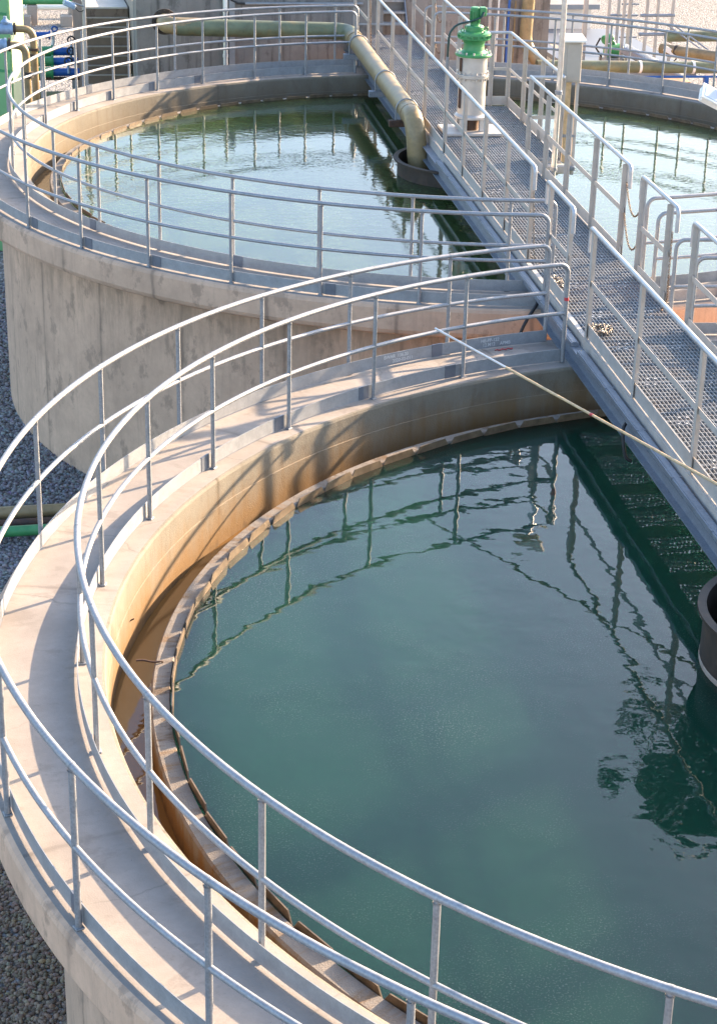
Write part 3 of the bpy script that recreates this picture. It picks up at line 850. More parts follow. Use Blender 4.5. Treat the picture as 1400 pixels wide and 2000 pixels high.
    d.scale = (1.04, 1.04, 0.90)
drive(0.075, 16.1, 'standing on the footbridge over the far tank')
drive(0.075, 0.75, 'over the near tank, outside the photo')

def drum(s_, t_, zt, where, k=1.0):
    c = bp(s_, t_, 0)
    t = thing('inlet_drum', (c.x, c.y, -1.2), 'dark rusty inlet drum with a flat rim ' + where, 'drum', 'inlet drums in the tanks')
    MB().lathe([(0.90 * k, -1.3), (0.90 * k, zt - 0.03), (0.955 * k, zt - 0.025), (0.955 * k, zt), (0.885 * k, zt), (0.885 * k, -1.3)], (c.x, c.y, 0), 64, caps=False).build('drum_shell', M['rim'], t)
    MB().lathe([(0.903 * k, -0.40), (0.906 * k, -0.39), (0.906 * k, -0.36), (0.903 * k, -0.35)], (c.x, c.y, 0), 64, caps=False).build('scum_line', M['block'], t)
    m = MB(); m.add([(c.x, c.y, zt - 0.35)] + [(c.x + 0.886 * k * math.cos(2 * PI * i / 48), c.y + 0.886 * k * math.sin(2 * PI * i / 48), zt - 0.35) for i in range(48)], [(0, 1 + i, 1 + (i + 1) % 48) for i in range(48)])
    structure(tag(m.build('water', M['waterA']), 'dark water inside the inlet drum ' + where, 'water'))
drum(-0.17, 15.55, 0.05, 'under the footbridge in the far tank', 1.06)
drum(-0.22, 0.30, 0.08, 'at the right edge of the near tank')

# feed pipe: from the back wall, along the bridge, down into the drum
fp = thing('feed_pipe', bp(-0.84, 23.3, 0.2), 'thick olive brown pipe beside the footbridge bending down into the drum', 'pipe')
ZP = 0.56
pth = [(-3.45, 23.75, 0.70), (-3.42, 23.2, 0.70), bp(-0.86, 23.05, 0.64), bp(-0.84, 22.3, 0.60), bp(-0.82, 16.2, ZP), bp(-0.70, 15.75, ZP), bp(-0.70, 15.75, -0.5)]
m = MB()
m.tube(bendpath(pth[1:4], 0.35, 8)[:], 0.155, 24)
m.build('wall_run', M['frpgreen'], fp)
m = MB()
q = bendpath([bp(-0.84, 22.6, 0.61), bp(-0.83, 15.85, ZP), bp(-0.74, 15.72, -0.6)], 0.36, 10)
m.tube(q, 0.152, 24)
m.tube([bp(-0.83, 16.35, ZP), bp(-0.83, 16.30, ZP)], 0.160, 24)
m.tube([bp(-0.84, 22.45, 0.605), bp(-0.84, 22.25, 0.605)], 0.165, 24)
m.build('bridge_run', M['frp'], fp)
m = MB(); m.tube(bendpath([(-3.60, 24.1, 0.72), (-3.60, 23.2, 0.72), (-2.9, 23.2, 0.70)], 0.25, 10), 0.156, 24)
m.build('wall_elbow', M['frp'], fp)
m = MB(); m.lathe([(0.15, 0), (0.235, 0), (0.235, 0.04), (0.15, 0.04)], (-3.60, 23.62, 0.72), 32, axis=(0, 1, 0))
for k in range(12):
    a = 2 * PI * k / 12
    m.lathe([(0.018, -0.03), (0.018, 0.07)], (-3.60 + 0.2 * math.cos(a), 23.62, 0.72 + 0.2 * math.sin(a)), 6, axis=(0, 1, 0), smooth=False)
m.build('flange', M['rim'], fp)
for tt in (16.6, 18.75, 21.9):
    zc = 0.56 + (tt - 16) * 0.007
    b = thing('pipe_bracket', bp(-0.86, tt, 0.3), {16.6: 'rusty steel bracket with U-bolt holding the brown pipe by the drum', 18.75: 'grey bracket with U-bolt under the middle of the brown bridge pipe', 21.9: 'bracket with U-bolt on the brown pipe at the far tank rim'}[tt], 'bracket', 'brackets under the bridge pipe')
    MB().box(bp(-0.90, tt, zc - 0.215), (0.42, 0.10, 0.10), AX, 0.006).build('angle_arm', M['rust'] if tt < 17 else M['beam'], b)
    m = MB(); c0 = bp(-0.835, tt, zc)
    arcp = [c0 + BN * (-0.168) + BZ * (-0.20)] + [c0 + BN * (0.168 * math.cos(a)) + BZ * (0.168 * math.sin(a)) for a in [PI - PI * i / 12 for i in range(13)]] + [c0 + BN * 0.168 + BZ * (-0.20)]
    m.tube(arcp, 0.011, 8); m.build('u_bolt', M['galv'], b)

# ------------------------------------------------------------------ lamp pole and control cabinet on the bridge
def lamp_pole(s_, t_, where):
    b = bp(s_, t_, 0.1)
    t = thing('lamp_pole', b, 'slim pale lamp pole clamped to the footbridge railing ' + where, 'lamp pole', 'lamp poles on the footbridge')
    MB().tube([(b.x, b.y, 0.02), (b.x, b.y, 0.30), (b.x, b.y, 0.34), (b.x, b.y, 4.6)], [0.030, 0.030, 0.040, 0.036], 14).build('pole', M['alu'], t)
    m = MB(); m.lathe([(0.05, 0.0), (0.05, 0.04)], (b.x, b.y, 0.34), 14); m.lathe([(0.055, 0.0), (0.055, 0.05)], (b.x, b.y, 1.42), 14)
    m.box(bp(s_ - 0.05, t_, 0.30), (0.12, 0.08, 0.06), AX, 0.005)
    m.build('clamp', M['beam'], t)
    m = MB(); m.box((b.x, b.y + 0.02, 4.72), (0.42, 0.26, 0.14), AX, 0.03); m.box(bp(s_, t_ - 0.10, 4.66), (0.30, 0.06, 0.03), AX)
    m.build('lamp_head', M['white'], t)
lamp_pole(0.80, 13.60, 'beside the grey control cabinet')
lamp_pole(0.80, -1.70, 'over the near tank, outside the photo')
def cabinet(s_, t_, where):
    t = thing('control_cabinet', bp(s_, t_, 0.2), 'beige control cabinet with sloping hood on two legs ' + where, 'cabinet', 'control cabinets on the footbridge')
    zb, zt = 1.40, 1.98
    MB().box(bp(s_, t_, (zb + zt) / 2), (0.26, 0.20, zt - zb), AX, 0.008).build('housing', M['box'], t)
    MB().box(bp(s_ + 0.012, t_ - 0.104, (zb + zt) / 2), (0.215, 0.010, zt - zb - 0.05), AX, 0.004).build('door', M['box'], t)
    m = MB()
    a = [bp(s_ - 0.17, t_ - 0.16, zt + 0.005), bp(s_ + 0.17, t_ - 0.16, zt + 0.005), bp(s_ + 0.17, t_ + 0.15, zt + 0.05), bp(s_ - 0.17, t_ + 0.15, zt + 0.05)]
    bq = [p + BZ * 0.03 for p in a]
    m.add(a + bq, [(3, 2, 1, 0), (4, 5, 6, 7), (0, 1, 5, 4), (1, 2, 6, 5), (2, 3, 7, 6), (3, 0, 4, 7)])
    m.build('hood', M['white'], t)
    for sx in (-0.115, 0.115):
        MB().box(bp(s_ + sx, t_, 0.71), (0.045, 0.05, 1.38), AX).build('leg', M['beige'], t)
    MB().box(bp(s_ - 0.01, t_ + 0.04, 0.80), (0.075, 0.05, 1.20), AX).build('cable_duct', M['woodpole'], t)
    m = MB(); m.box(bp(s_, t_, 0.60), (0.25, 0.06, 0.035), AX); m.box(bp(s_ - 0.10, t_, 0.12), (0.50, 0.12, 0.06), AX, 0.006)
    m.build('bracket', M['beam'], t)
cabinet(1.22, 14.62, 'beside the lamp pole')
cabinet(1.22, -0.75, 'over the near tank, outside the photo')

# ------------------------------------------------------------------ chains
def link_chain(name, pts, label, mat, group, size=0.02):
    """real links along a path"""
    P = [Vector(p) for p in pts]; m = MB()
    tot = sum((P[i + 1] - P[i]).length for i in range(len(P) - 1)); n = int(tot / (size * 1.55))
    seg = 0; acc = 0
    for k in range(n):
        d = (k + 0.5) / n * tot
        while seg < len(P) - 2 and acc + (P[seg + 1] - P[seg]).length < d:
            acc += (P[seg + 1] - P[seg]).length; seg += 1
        dirv = (P[seg + 1] - P[seg]); ll = dirv.length; dirv.normalize()
        c = P[seg] + dirv * (d - acc)
        a = dirv.orthogonal().normalized()
        a = (Matrix.Rotation((k % 2) * PI / 2 + 0.4, 3, dirv) @ a)
        lp = []
        for j in range(8):
            q = 2 * PI * j / 8
            lp.append(c + dirv * (math.cos(q) * size) + a * (math.sin(q) * size * 0.55))
        m.tube(lp, size * 0.22, 5, closed=True)
    return tag(m.build(name, mat), label, 'chain', group)
def hang(a, b, sag, n=24):
    a, b = Vector(a), Vector(b)
    return [a.lerp(b, i / n) - Vector((0, 0, sag * 4 * (i / n) * (1 - i / n))) for i in range(n + 1)]
GC = 'safety chains at the footbridge gaps'
link_chain('safety_chain', hang(bp(0.585, 9.22, 1.27), bp(0.585, 8.50, 1.20), 0.27), 'upper rusty chain hanging across the right railing gap over the far tank rim', M['chain'], GC)
link_chain('safety_chain', hang(bp(0.585, 9.22, 0.90), bp(0.585, 8.50, 0.82), 0.30), 'lower chain hanging across the right railing gap over the far tank rim', M['chain'], GC)
link_chain('safety_chain', [bp(0.60, 7.36, 1.18), bp(0.605, 7.37, 0.75), bp(0.61, 7.36, 0.40), bp(0.57, 7.30, 0.335), bp(0.50, 7.20, 0.33)], 'rusty chain hanging straight down a post at the right near tank gap', M['chain'], GC)
link_chain('safety_chain', [bp(-0.57, 9.14, 1.20), bp(-0.555, 9.10, 0.8), bp(-0.53, 9.05, 0.36), bp(-0.45, 8.95, 0.33)], 'pale chain dangling from a post at the left far tank gap', M['chainzinc'], GC)
hp = [bp(-0.565, 6.36, 0.62), bp(-0.55, 6.38, 0.42), bp(-0.52, 6.34, 0.345)]
for i in range(46):
    a = i * 0.62; rr = 0.075 + 0.035 * math.sin(i * 1.7)
    hp.append(bp(-0.40 + rr * math.cos(a) * 1.4, 6.52 + rr * math.sin(a) * 1.5, 0.335 + 0.0006 * i + 0.008 * (i % 3)))
link_chain('safety_chain', hp, 'rust spotted chain lying heaped on the grating beside the left railing', M['chainzinc'], GC)
hp = [bp(-0.56, 8.20, 0.55), bp(-0.54, 8.22, 0.36)]
for i in range(30):
    a = i * 0.7; rr = 0.06 + 0.03 * math.sin(i * 1.3)
    hp.append(bp(-0.43 + rr * math.cos(a), 8.30 + rr * math.sin(a) * 2.2, 0.335 + 0.006 * (i % 3)))
link_chain('safety_chain', hp, 'small pale chain heap on the grating at the left gap of the far tank', M['chainzinc'], GC)
link_chain('safety_chain', hang(bp(0.585, 21.25, 1.3), bp(0.585, 22.15, 1.3), 0.25), 'upper rusty chain at the far right end of the footbridge', M['chain'], GC)
link_chain('safety_chain', hang(bp(0.585, 21.25, 0.75), bp(0.585, 22.15, 0.75), 0.25), 'lower rusty chain at the far right end of the footbridge', M['chain'], GC)
link_chain('safety_chain', [bp(-0.57, 22.4, 1.45), bp(-0.56, 22.36, 0.9), bp(-0.55, 22.3, 0.4)], 'rusty chain hanging down a post at the far left end of the footbridge', M['chain'], GC)

# ------------------------------------------------------------------ small loose things on the tanks
a = Vector((-2.68, 5.86, 0.66)); b = bp(-0.66, 2.15, 0.50); dd = (b - a)
sk = thing('skimming_pole', a, 'long thin two-tone pole leaning from the near railing onto the footbridge', 'pole')
mid = a + dd * 0.30
MB().tube([a, mid], 0.0120, 10).build('metal_section', M['alu'], sk)
MB().tube([mid, a + dd * 1.25], 0.0130, 10).build('wood_section', M['woodpole'], sk)
MB().tube([a + dd * 0.625, a + dd * 0.634], 0.0146, 10).build('tape_band', M['red'], sk)

def hose(name, P, r, label, mat=None):
    P = [Vector(p) for p in P]; pts = []
    for i in range(len(P) - 1):
        p0, p1, p2, p3 = P[max(i - 1, 0)], P[i], P[i + 1], P[min(i + 2, len(P) - 1)]
        for q in range(8):
            u = q / 8
            pts.append(0.5 * ((2 * p1) + (p2 - p0) * u + (2 * p0 - 5 * p1 + 4 * p2 - p3) * u * u + (3 * p1 - p0 - 3 * p2 + p3) * u ** 3))
    pts.append(P[-1])
    return tag(MB().tube(pts, r, 10).build(name, mat or M['black']), label, 'hose')
hose('cable_loop', [bp(-0.66, 8.30, 0.17), (-0.92, 8.10, 0.15), (-1.08, 7.93, 0.02), (-1.16, 7.90, -0.15), (-1.12, 7.93, -0.32), (-0.98, 8.05, -0.40)], 0.020, 'black cable looping from the footbridge beam down the far tank ledge')
hose('cable_loop', [bp(-0.70, 4.25, 0.17), bp(-0.76, 4.16, 0.14), bp(-0.765, 4.10, 0.0), bp(-0.74, 4.06, -0.12), bp(-0.68, 4.05, -0.16)], 0.018, 'short black cable hanging under the footbridge beam over the teal water')
lh = arc(CB, 6.86, ZB - 0.46, 216, 266, 60)
t = thing('wall_cable', lh[0], 'dark cable clipped under the ledge of the far tank wall', 'cable')
MB().tube(lh, 0.016, 8).build('cable', M['black'], t)
for aa in (217, 229, 241, 252.5, 259.5):
    p = (CB[0] + 6.85 * math.cos(R(aa)), CB[1] + 6.85 * math.sin(R(aa)), ZB - 0.47)
    MB().lathe([(0.03, -0.03), (0.035, 0), (0.02, 0.03)], p, 8).build('clip', M['black'], t)
m = MB(); wr = []
for i in range(9):
    u = i / 8; wr.append((-6.13 + 0.20 * u, 1.20 - 0.05 * u + 0.012 * math.sin(u * 7), -0.365))
m.tube(wr + [(-5.93, 1.15, -0.40)], 0.008, 6)
tag(m.build('tie_wire', M['rust']), 'rusty wire tied over the weir wall of the near tank', 'wire')
m = MB(); m.tube([(-6.41, 2.05, -0.60), (-6.08, 1.93, -0.375)], 0.006, 6)
tag(m.build('thin_rod', M['rust']), 'thin rusty rod bridging the launder of the near tank', 'rod')
tr = arc(CA, 7.16, 0.006, 103.9, 102.2, 10)
m = MB(); m.tube([(p[0], p[1] + 0.02 * math.sin(i * 1.9), p[2] + 0.004) for i, p in enumerate(tr)], 0.006, 6)
tag(m.build('cord_scrap', M['red']), 'scrap of red cord on the walkway under the chalked kick plate', 'cord')
m = MB(); q = Vector((CA[0] + RAi * math.cos(R(99.6)), CA[1] + RAi * math.sin(R(99.6)), 0.70))
m.tube([q, q + Vector((0, 0, 0.035))], 0.026, 12)
tag(m.build('red_tape', M['red']), 'bit of red tape on the end post of the near inner railing', 'tape')
hose('floor_pipe', [(-14, 10.55, GZ + 0.16), (-9, 10.55, GZ + 0.16), (-4.9, 10.55, GZ + 0.16)], 0.085, 'olive brown pipe on the gravel between the tanks', M['frp'])
hose('floor_pipe', [(-14, 10.28, GZ + 0.13), (-9, 10.28, GZ + 0.13), (-4.8, 10.28, GZ + 0.13)], 0.055, 'thin grey brown pipe on the gravel beside the green one', M['rust'])
hose('floor_pipe', [(-14, 10.00, GZ + 0.15), (-9, 10.00, GZ + 0.15), (-4.7, 10.00, GZ + 0.15)], 0.07, 'bright green pipe lying on the gravel between the tanks', M['green'])

# floodlight on a mast standing on the far tank rim, head in frame at the right
fl = thing('floodlight', (1.42, 8.25, ZB), 'pale twin-pane floodlight head reaching in at the right photo edge', 'floodlight')
MB().tube([(1.42, 8.25, ZB), (1.42, 8.25, 2.75)], 0.045, 14).build('mast', M['alu'], fl)
MB().tube([(1.42, 8.25, 2.55), (1.22, 8.12, 2.52)], 0.025, 10).build('arm', M['alu'], fl)
fx = (Vector((0.86, -0.12, -0.50)).normalized(),)
FX = Vector((0.90, -0.10, -0.42)).normalized(); FY = Vector((0.35, 0.75, 0.56)).normalized(); FZ = FX.cross(FY).normalized(); FY = FZ.cross(FX)
fc = Vector((1.02, 8.05, 2.47))
MB().box(tuple(fc), (0.44, 0.20, 0.10), (FX, FY, FZ), 0.02).build('housing', M['white'], fl)
m = MB(); m.box(tuple(fc + FZ * 0.05), (0.46, 0.22, 0.02), (FX, FY, FZ), 0.006); m.build('frame', M['white'], fl)
for k in (-1, 1):
    MB().box(tuple(fc + FZ * 0.062 + FX * 0.105 * k), (0.18, 0.16, 0.006), (FX, FY, FZ)).build('lamp_pane', M['glass'], fl)
m = MB(); rg = []
for i in range(7):
    for j in range(5):
        aa = R(279.75 + 0.24 * i)
        rg.append((CB[0] + (RBo + 0.03 + 0.012 * math.sin(i * 2 + j)) * math.cos(aa), CB[1] + (RBo + 0.03) * math.sin(aa) - 0.02, ZB + 1.13 - 0.10 * j - 0.02 * i * (j > 0)))
m.add(rg, [(i * 5 + j, (i + 1) * 5 + j, (i + 1) * 5 + j + 1, i * 5 + j + 1) for i in range(6) for j in range(4)], True)
o = m.build('rag', M['blue']); o.modifiers.new('thick', 'SOLIDIFY').thickness = 0.006
tag(o, 'blue rag draped over the far tank railing at the right edge', 'rag')

# ------------------------------------------------------------------ behind the far tank
bw = thing('retaining_wall', (0, 24.6, GZ), 'streaked concrete wall behind the far tank', 'wall')
m = MB()
m.box((-1.655, 25.0, (GZ + 1.25) / 2), (4.75, 0.8, 1.25 - GZ)); m.build('left_wall', M['backwall'], bw)
m = MB(); m.box((2.47, 25.35, (GZ + 0.97) / 2), (3.46, 0.7, 0.97 - GZ)); m.build('right_wall', M['backwall'], bw)
m = MB(); m.box((0.1, 30.2, (GZ + 0.75) / 2), (8.2, 8.9, 0.75 - GZ)); m.build('basin_block', M['block'], bw)
t = thing('wall_conduit', (-1.9, 24.57, 0.9), 'grey conduit with a black cable along the top of the back wall', 'conduit')
MB().tube([(-1.98, 24.56, 0.90), (0.30, 24.56, 0.90)], 0.028, 10).build('conduit', M['galv'], t)
MB().tube([(-2.32, 24.52, 1.1), (-2.25, 24.52, 0.98), (-2.12, 24.54, 0.91), (-1.98, 24.56, 0.90)], 0.02, 8).build('cable', M['black'], t)
t = thing('downpipe', (-2.33, 24.5, -1), 'white downpipe with a grey cable duct on the back wall', 'pipe')
MB().tube([(-2.36, 24.53, GZ), (-2.36, 24.53, 1.5)], 0.045, 12).build('pipe', M['white'], t)
MB().box((-2.235, 24.56, -0.9), (0.11, 0.07, 4.8)).build('duct', M['kick'], t)
m = MB()
for z in (-0.1, 0.75): m.lathe([(0.055, 0), (0.055, 0.06)], (-2.36, 24.53, z), 12)
m.build('collar', M['white'], t)
# steel stairs at the far bridge end
t = thing('steel_stairs', bp(0, 24.6, ZD), 'grey steel stairs rising from the far end of the footbridge', 'stairs')
for sx in (-0.52, 0.50):
    m = MB(); d = (bp(sx, 25.6, 1.45) - bp(sx, 24.55, ZD)); ln = d.length; d.normalize()
    m.box(tuple((bp(sx, 25.6, 1.45) + bp(sx, 24.55, ZD)) / 2), (0.02, ln, 0.20), (BN, d, BN.cross(d)))
    m.build('stringer', M['beam'], t)
for k in range(5):
    MB().box(bp(-0.01, 24.70 + 0.2 * k, ZD + 0.19 * (k + 1)), (1.0, 0.22, 0.035), AX).build('tread', M['grate'], t)
    
# concrete steps left of the wall
cs = thing('concrete_steps', (-4.45, 26, GZ), 'brown stained concrete steps beside the back wall', 'steps')
m = MB(); x0, x1 = -4.88, -4.03; yt = 26.6; zt = 0.47
m.box(((x0 + x1) / 2, yt + 2.2, (GZ + zt) / 2), (x1 - x0, 4.4, zt - GZ))
for k in range(14):
    z = zt - 0.170 * (k + 1); y = yt - 0.09 * (k + 1)
    m.box(((x0 + x1) / 2, y + 0.045 + 0.002, (GZ + z) / 2), (x1 - x0 - 0.004 * (k % 2), 0.094, z - GZ))
m.build('flight', M['steps'], cs)
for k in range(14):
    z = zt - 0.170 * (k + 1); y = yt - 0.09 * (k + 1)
    MB().box(((x0 + x1) / 2, y + 0.040, z + 0.008), (x1 - x0 + 0.012, 0.096, 0.016)).build('sunlit_tread_strip', M['block'], cs)  # pale strips put the sunlit look of the treads into colour
MB().box(((x0 + x1) / 2, yt + 2.2, zt + 0.02), (x1 - x0, 4.4, 0.03)).build('landing', M['paleslab'], cs)

# lamp post left of the steps with a small floodlight
t = thing('lamp_post', (-5.07, 23.4, GZ), 'pale square lamp post behind the far tank railing at upper left', 'lamp post')
MB().box((-5.07, 23.4, 0.2), (0.062, 0.062, 7.2), bev=0.006).build('post', M['beige'], t)
MB().tube([(-5.07, 23.37, 1.04), (-5.30, 23.35, 1.12)], 0.014, 8).build('arm', M['galv'], t)
MB().box((-5.33, 23.33, 1.08), (0.24, 0.14, 0.10), (Vector((.9, 0, -.43)), Vector((0, 1, 0)), Vector((.43, 0, .9))), 0.02).build('flood_head', M['bluegrey'], t)
MB().tube(hang((-5.24, 23.33, 1.05), (-5.08, 23.35, 0.98), 0.06, 10), 0.009, 6).build('cable', M['black'], t)

# ------------------------------------------------------------------ upper left: green vessel, valves, blue pipes
R45 = Matrix.Rotation(R(-32), 3, 'Z')
AXg = tuple(R45 @ v for v in (Vector((1, 0, 0)), Vector((0, 1, 0)), Vector((0, 0, 1))))
t = thing('filter_vessel', (-6.55, 23.0, GZ), 'tall green steel filter cabinet with one side coloured pale as if sunlit', 'vessel')
cV = Vector((-6.60, 23.15, 0.6)) 
MB().box(tuple(cV), (0.74, 0.52, 7.9), AXg, 0.015).build('casing', M['greenpale'], t)
MB().box(tuple(cV + AXg[0] * 0.374), (0.006, 0.44, 7.7), AXg).build('sunlit_side_tint', M['sunlit_green'], t)  # pale sheet paints sunlight onto this face of the green casing
m = MB()
for z in (-2.0, -1.0, 0.0, 1.0): m.box(tuple(cV + Vector((0, 0, z - 0.6)) - AXg[1] * 0.264), (0.66, 0.012, 0.05), AXg)
m.build('stiffener', M['greendark'], t)
def flanged(m, p, d, r):
    m.lathe([(r, -0.02), (r, 0.02)], p, 20, axis=d)
t = thing('elbow_pipe', (-6.10, 21.9, -1.3), 'upper brown elbow pipe with grey valve at upper left', 'pipe', 'elbow pipes at the green vessel')
MB().tube(bendpath([(-6.42, 21.9, 0.90), (-6.04, 21.9, 0.89), (-6.03, 21.9, -0.95)], 0.18, 8), 0.062, 16).build('pipe', M['frp'], t)
MB().lathe([(0.095, -0.25), (0.095, -0.03), (0.11, -0.02), (0.11, 0.02)], (-6.40, 21.9, 0.90), 20, axis=(1, 0, 0)).build('valve_body', M['bluegrey'], t)
m = MB(); flanged(m, (-6.35, 21.9, 0.90), (1, 0, 0), 0.105); m.build('flange', M['rim'], t)
m = MB(); flanged(m, (-6.03, 21.9, 0.55), (0, 0, 1), 0.10); flanged(m, (-6.03, 21.9, 0.45), (0, 0, 1), 0.10); m.build('flange', M['rim'], t)
MB().lathe([(0.07, 0), (0.085, 0.04), (0.03, 0.09), (0.03, 0.13)], (-6.50, 21.9, 0.98), 16).build('valve_bonnet', M['bluegrey'], t)
t = thing('elbow_pipe', (-6.20, 21.5, -1.3), 'lower brown elbow pipe with blue grey valve beside the green vessel', 'pipe', 'elbow pipes at the green vessel')
MB().tube(bendpath([(-6.55, 21.5, 0.70), (-6.19, 21.5, 0.68), (-6.18, 21.5, -0.95)], 0.2, 8), 0.066, 16).build('pipe', M['frp'], t)
MB().lathe([(0.10, -0.25), (0.10, -0.03), (0.115, -0.02), (0.115, 0.02)], (-6.52, 21.5, 0.70), 20, axis=(1, 0, 0)).build('valve_body', M['bluegrey'], t)
m = MB(); flanged(m, (-6.46, 21.5, 0.70), (1, 0, 0), 0.115); m.build('flange', M['rim'], t)
m = MB(); flanged(m, (-6.18, 21.5, 0.22), (0, 0, 1), 0.105); flanged(m, (-6.18, 21.5, 0.16), (0, 0, 1), 0.105); m.build('flange', M['rim'], t)
t = thing('pipe_plinth', (-6.1, 21.7, GZ), 'dark rusty pipe stand below the brown elbows', 'stand')
MB().box((-6.25, 21.6, -1.05), (0.9, 0.5, 0.16), bev=0.01).build('tray', M['rust'], t)
for sx in (-6.6, -6.25, -5.9):
    MB().box((sx, 21.5, -2.2), (0.07, 0.07, 2.3)).build('leg', M['galv'], t)
GB = 'blue and green process pipes at upper left'
def process_pipe(y, z, xg, xb, r, lab):
    t = thing('process_pipe', (xg, y, z), lab, 'pipe', GB)
    MB().tube([(xg - 0.5, y, z), (xb, y, z)], r * 1.25, 18).build('green_end', M['green'], t)
    m = MB(); flanged(m, (xb, y, z), (1, 0, 0), r * 1.6); m.build('flange', M['greendark'], t)
    MB().tube([(xb, y, z), (-3.2, y, z)], r, 18).build('blue_run', M['blue'], t)
process_pipe(30.0, -0.98, -5.75, -5.40, 0.088, 'topmost blue pipe of the three with a green end')
process_pipe(29.6, -1.12, -5.60, -5.42, 0.085, 'middle blue pipe of the three with a short green end')
process_pipe(29.2, -1.27, -5.80, -5.45, 0.085, 'lowest blue pipe of the three with a green end')
for i, (x, y, z, lab) in enumerate([(-4.99, 29.9, -0.72, 'uppermost black handwheel above the top blue pipe'), (-5.03, 29.5, -0.88, 'middle black handwheel on the blue pipes'), (-5.11, 29.1, -1.02, 'lowest black handwheel on the blue pipes')]):
    t = thing('gate_valve', (x, y, z - 0.25), lab, 'valve', 'valves with handwheels on the blue pipes')
    m = MB(); m.tube([(x + 0.075 * math.cos(q), y, z + 0.075 * math.sin(q)) for q in [2 * PI * k / 20 for k in range(20)]], 0.018, 8, closed=True)
    for q in range(3):
        a = q * 2 * PI / 3; m.tube([(x, y, z), (x + 0.075 * math.cos(a), y, z + 0.075 * math.sin(a))], 0.009, 6)
    m.build('handwheel', M['black'], t)
    MB().tube([(x, y + 0.02, z - 0.02), (x, y + 0.02, z - 0.26)], 0.03, 10).build('stem', M['bluegrey'], t)
t = thing('gate_valve', (-5.55, 30.5, -0.9), 'small blue valve with handwheel and white stem behind the pipes', 'valve', 'valves with handwheels on the blue pipes')
m = MB(); m.lathe([(0.07, -0.2), (0.07, 0.2)], (-5.62, 30.5, -0.72), 16, axis=(1, 0, 0)); m.lathe([(0.1, -0.02), (0.1, 0.02)], (-5.42, 30.5, -0.72), 16, axis=(1, 0, 0)); m.build('body', M['blue'], t)
MB().tube([(-5.36, 30.5, -0.95), (-5.33, 30.5, -0.62)], 0.035, 10).build('stem', M['white'], t)
m = MB(); m.tube([(-5.31 + 0.06 * math.cos(q), 30.45, -0.58 + 0.05 * math.sin(q)) for q in [2 * PI * k / 16 for k in range(16)]], 0.018, 8, closed=True); m.build('handwheel', M['blue'], t)
hose('process_pipe', [(-5.9, 28.6, -1.62), (-4.6, 28.6, -1.62), (-3.4, 28.6, -1.62)], 0.07, 'olive grey pipe under the blue pipes', M['frpgreen'])
t = thing('pipe_rack', (-5.3, 28.5, GZ), 'steel rack with concrete foot under the blue pipes', 'rack')
m = MB(); m.box((-5.1, 29.3, -1.42), (1.7, 0.08, 0.06)); m.box((-5.0, 28.7, -1.74), (1.8, 0.08, 0.06)); m.build('cross_bar', M['rust'], t)
for x in (-5.8, -5.0, -4.3): MB().box((x, 29.3, -2.4), (0.07, 0.07, 1.9)).build('leg', M['galv'], t)
MB().box((-5.1, 29.3, GZ + 0.1), (2.0, 0.6, 0.3)).build('foot', M['block'], t)
# far green pipe on blocks
t = thing('far_green_pipe', (-5, 47.4, -2.7), 'long green pipe on the far gravel at the top left edge', 'pipe')
MB().tube([(-8.5, 47.4, -2.66), (0.5, 47.4, -2.66)], 0.115, 18).build('pipe', M['green'], t)
m = MB(); flanged(m, (-5.42, 47.4, -2.66), (1, 0, 0), 0.15); m.build('flange', M['greendark'], t)
MB().tube([(-8.5, 48.6, -3.05), (0.5, 48.6, -3.05)], 0.09, 14).build('white_pipe', M['white'], t)
for x, lab in ((-5.35, 'concrete stepped block under the far green pipe near the vessel'), (-4.12, 'concrete stepped block under the far green pipe near the lamp post')):
    m = MB(); m.box((x + 0.12, 47.4, -3.08), (0.30, 0.45, 0.60), bev=0.02); m.box((x - 0.12, 47.1, -3.2), (0.36, 0.4, 0.32), bev=0.02)
    tag(m.build('support_block', M['block']), lab, 'block', 'concrete blocks under the far green pipe')

# ------------------------------------------------------------------ upper right: wall pipes, platform, pump, long pipes
t = thing('riser_pipe', (3.6, 24.7, -0.3), 'thick olive riser pipe down the right end of the back wall', 'pipe')
MB().tube(bendpath([(3.72, 24.78, 2.2), (3.66, 24.78, 0.05), (4.0, 24.6, -0.35)], 0.3, 8), 0.125, 20).build('pipe', M['frp'], t)
for x0_, z0_, x1_, z1_, y_, r_, mat_, lab in ((2.93, 1.5, 2.99, -1.5, 24.94, 0.035, 'beige', 'beige conduit on the right part of the back wall'), (3.13, 1.5, 3.10, -1.5, 24.94, 0.018, 'white', 'thin white conduit on the right part of the back wall'), (3.34, 1.5, 3.31, -1.5, 24.92, 0.026, 'blue', 'thin blue pipe on the right part of the back wall'), (3.47, 0.9, 3.46, -1.5, 24.95, 0.015, 'frp', 'thin brown conduit beside the blue pipe')):
    tag(MB().tube([(x0_, y_, z0_), (x1_, y_, z1_)], r_, 10).build('wall_pipe', M[mat_]), lab, 'pipe', 'thin pipes on the right part of the back wall')
t = thing('long_pipe', (4, 24.2, -0.2), 'long olive brown pipe with white clamps behind the right rim of the far tank', 'pipe')
MB().tube([(3.75, 24.2, -0.24), (11.5, 24.2, -0.36)], 0.118, 20).build('pipe', M['frpgreen'], t)
for x in (5.90, 7.03):
    m = MB(); m.lathe([(0.119, -0.028), (0.126, -0.026), (0.126, 0.026), (0.119, 0.028)], (x, 24.2, -0.24 - (x - 3.75) * 0.0155), 20, axis=(1, 0, -0.0155), caps=False); m.build('clamp', M['white'], t)
t = thing('blue_pipe_support', (6.5, 24.0, -1), 'blue steel frame rail under the long brown pipe', 'frame')
MB().tube([(5.45, 24.05, -0.44), (9.5, 24.05, -0.46)], 0.022, 10).build('rail', M['blue'], t)
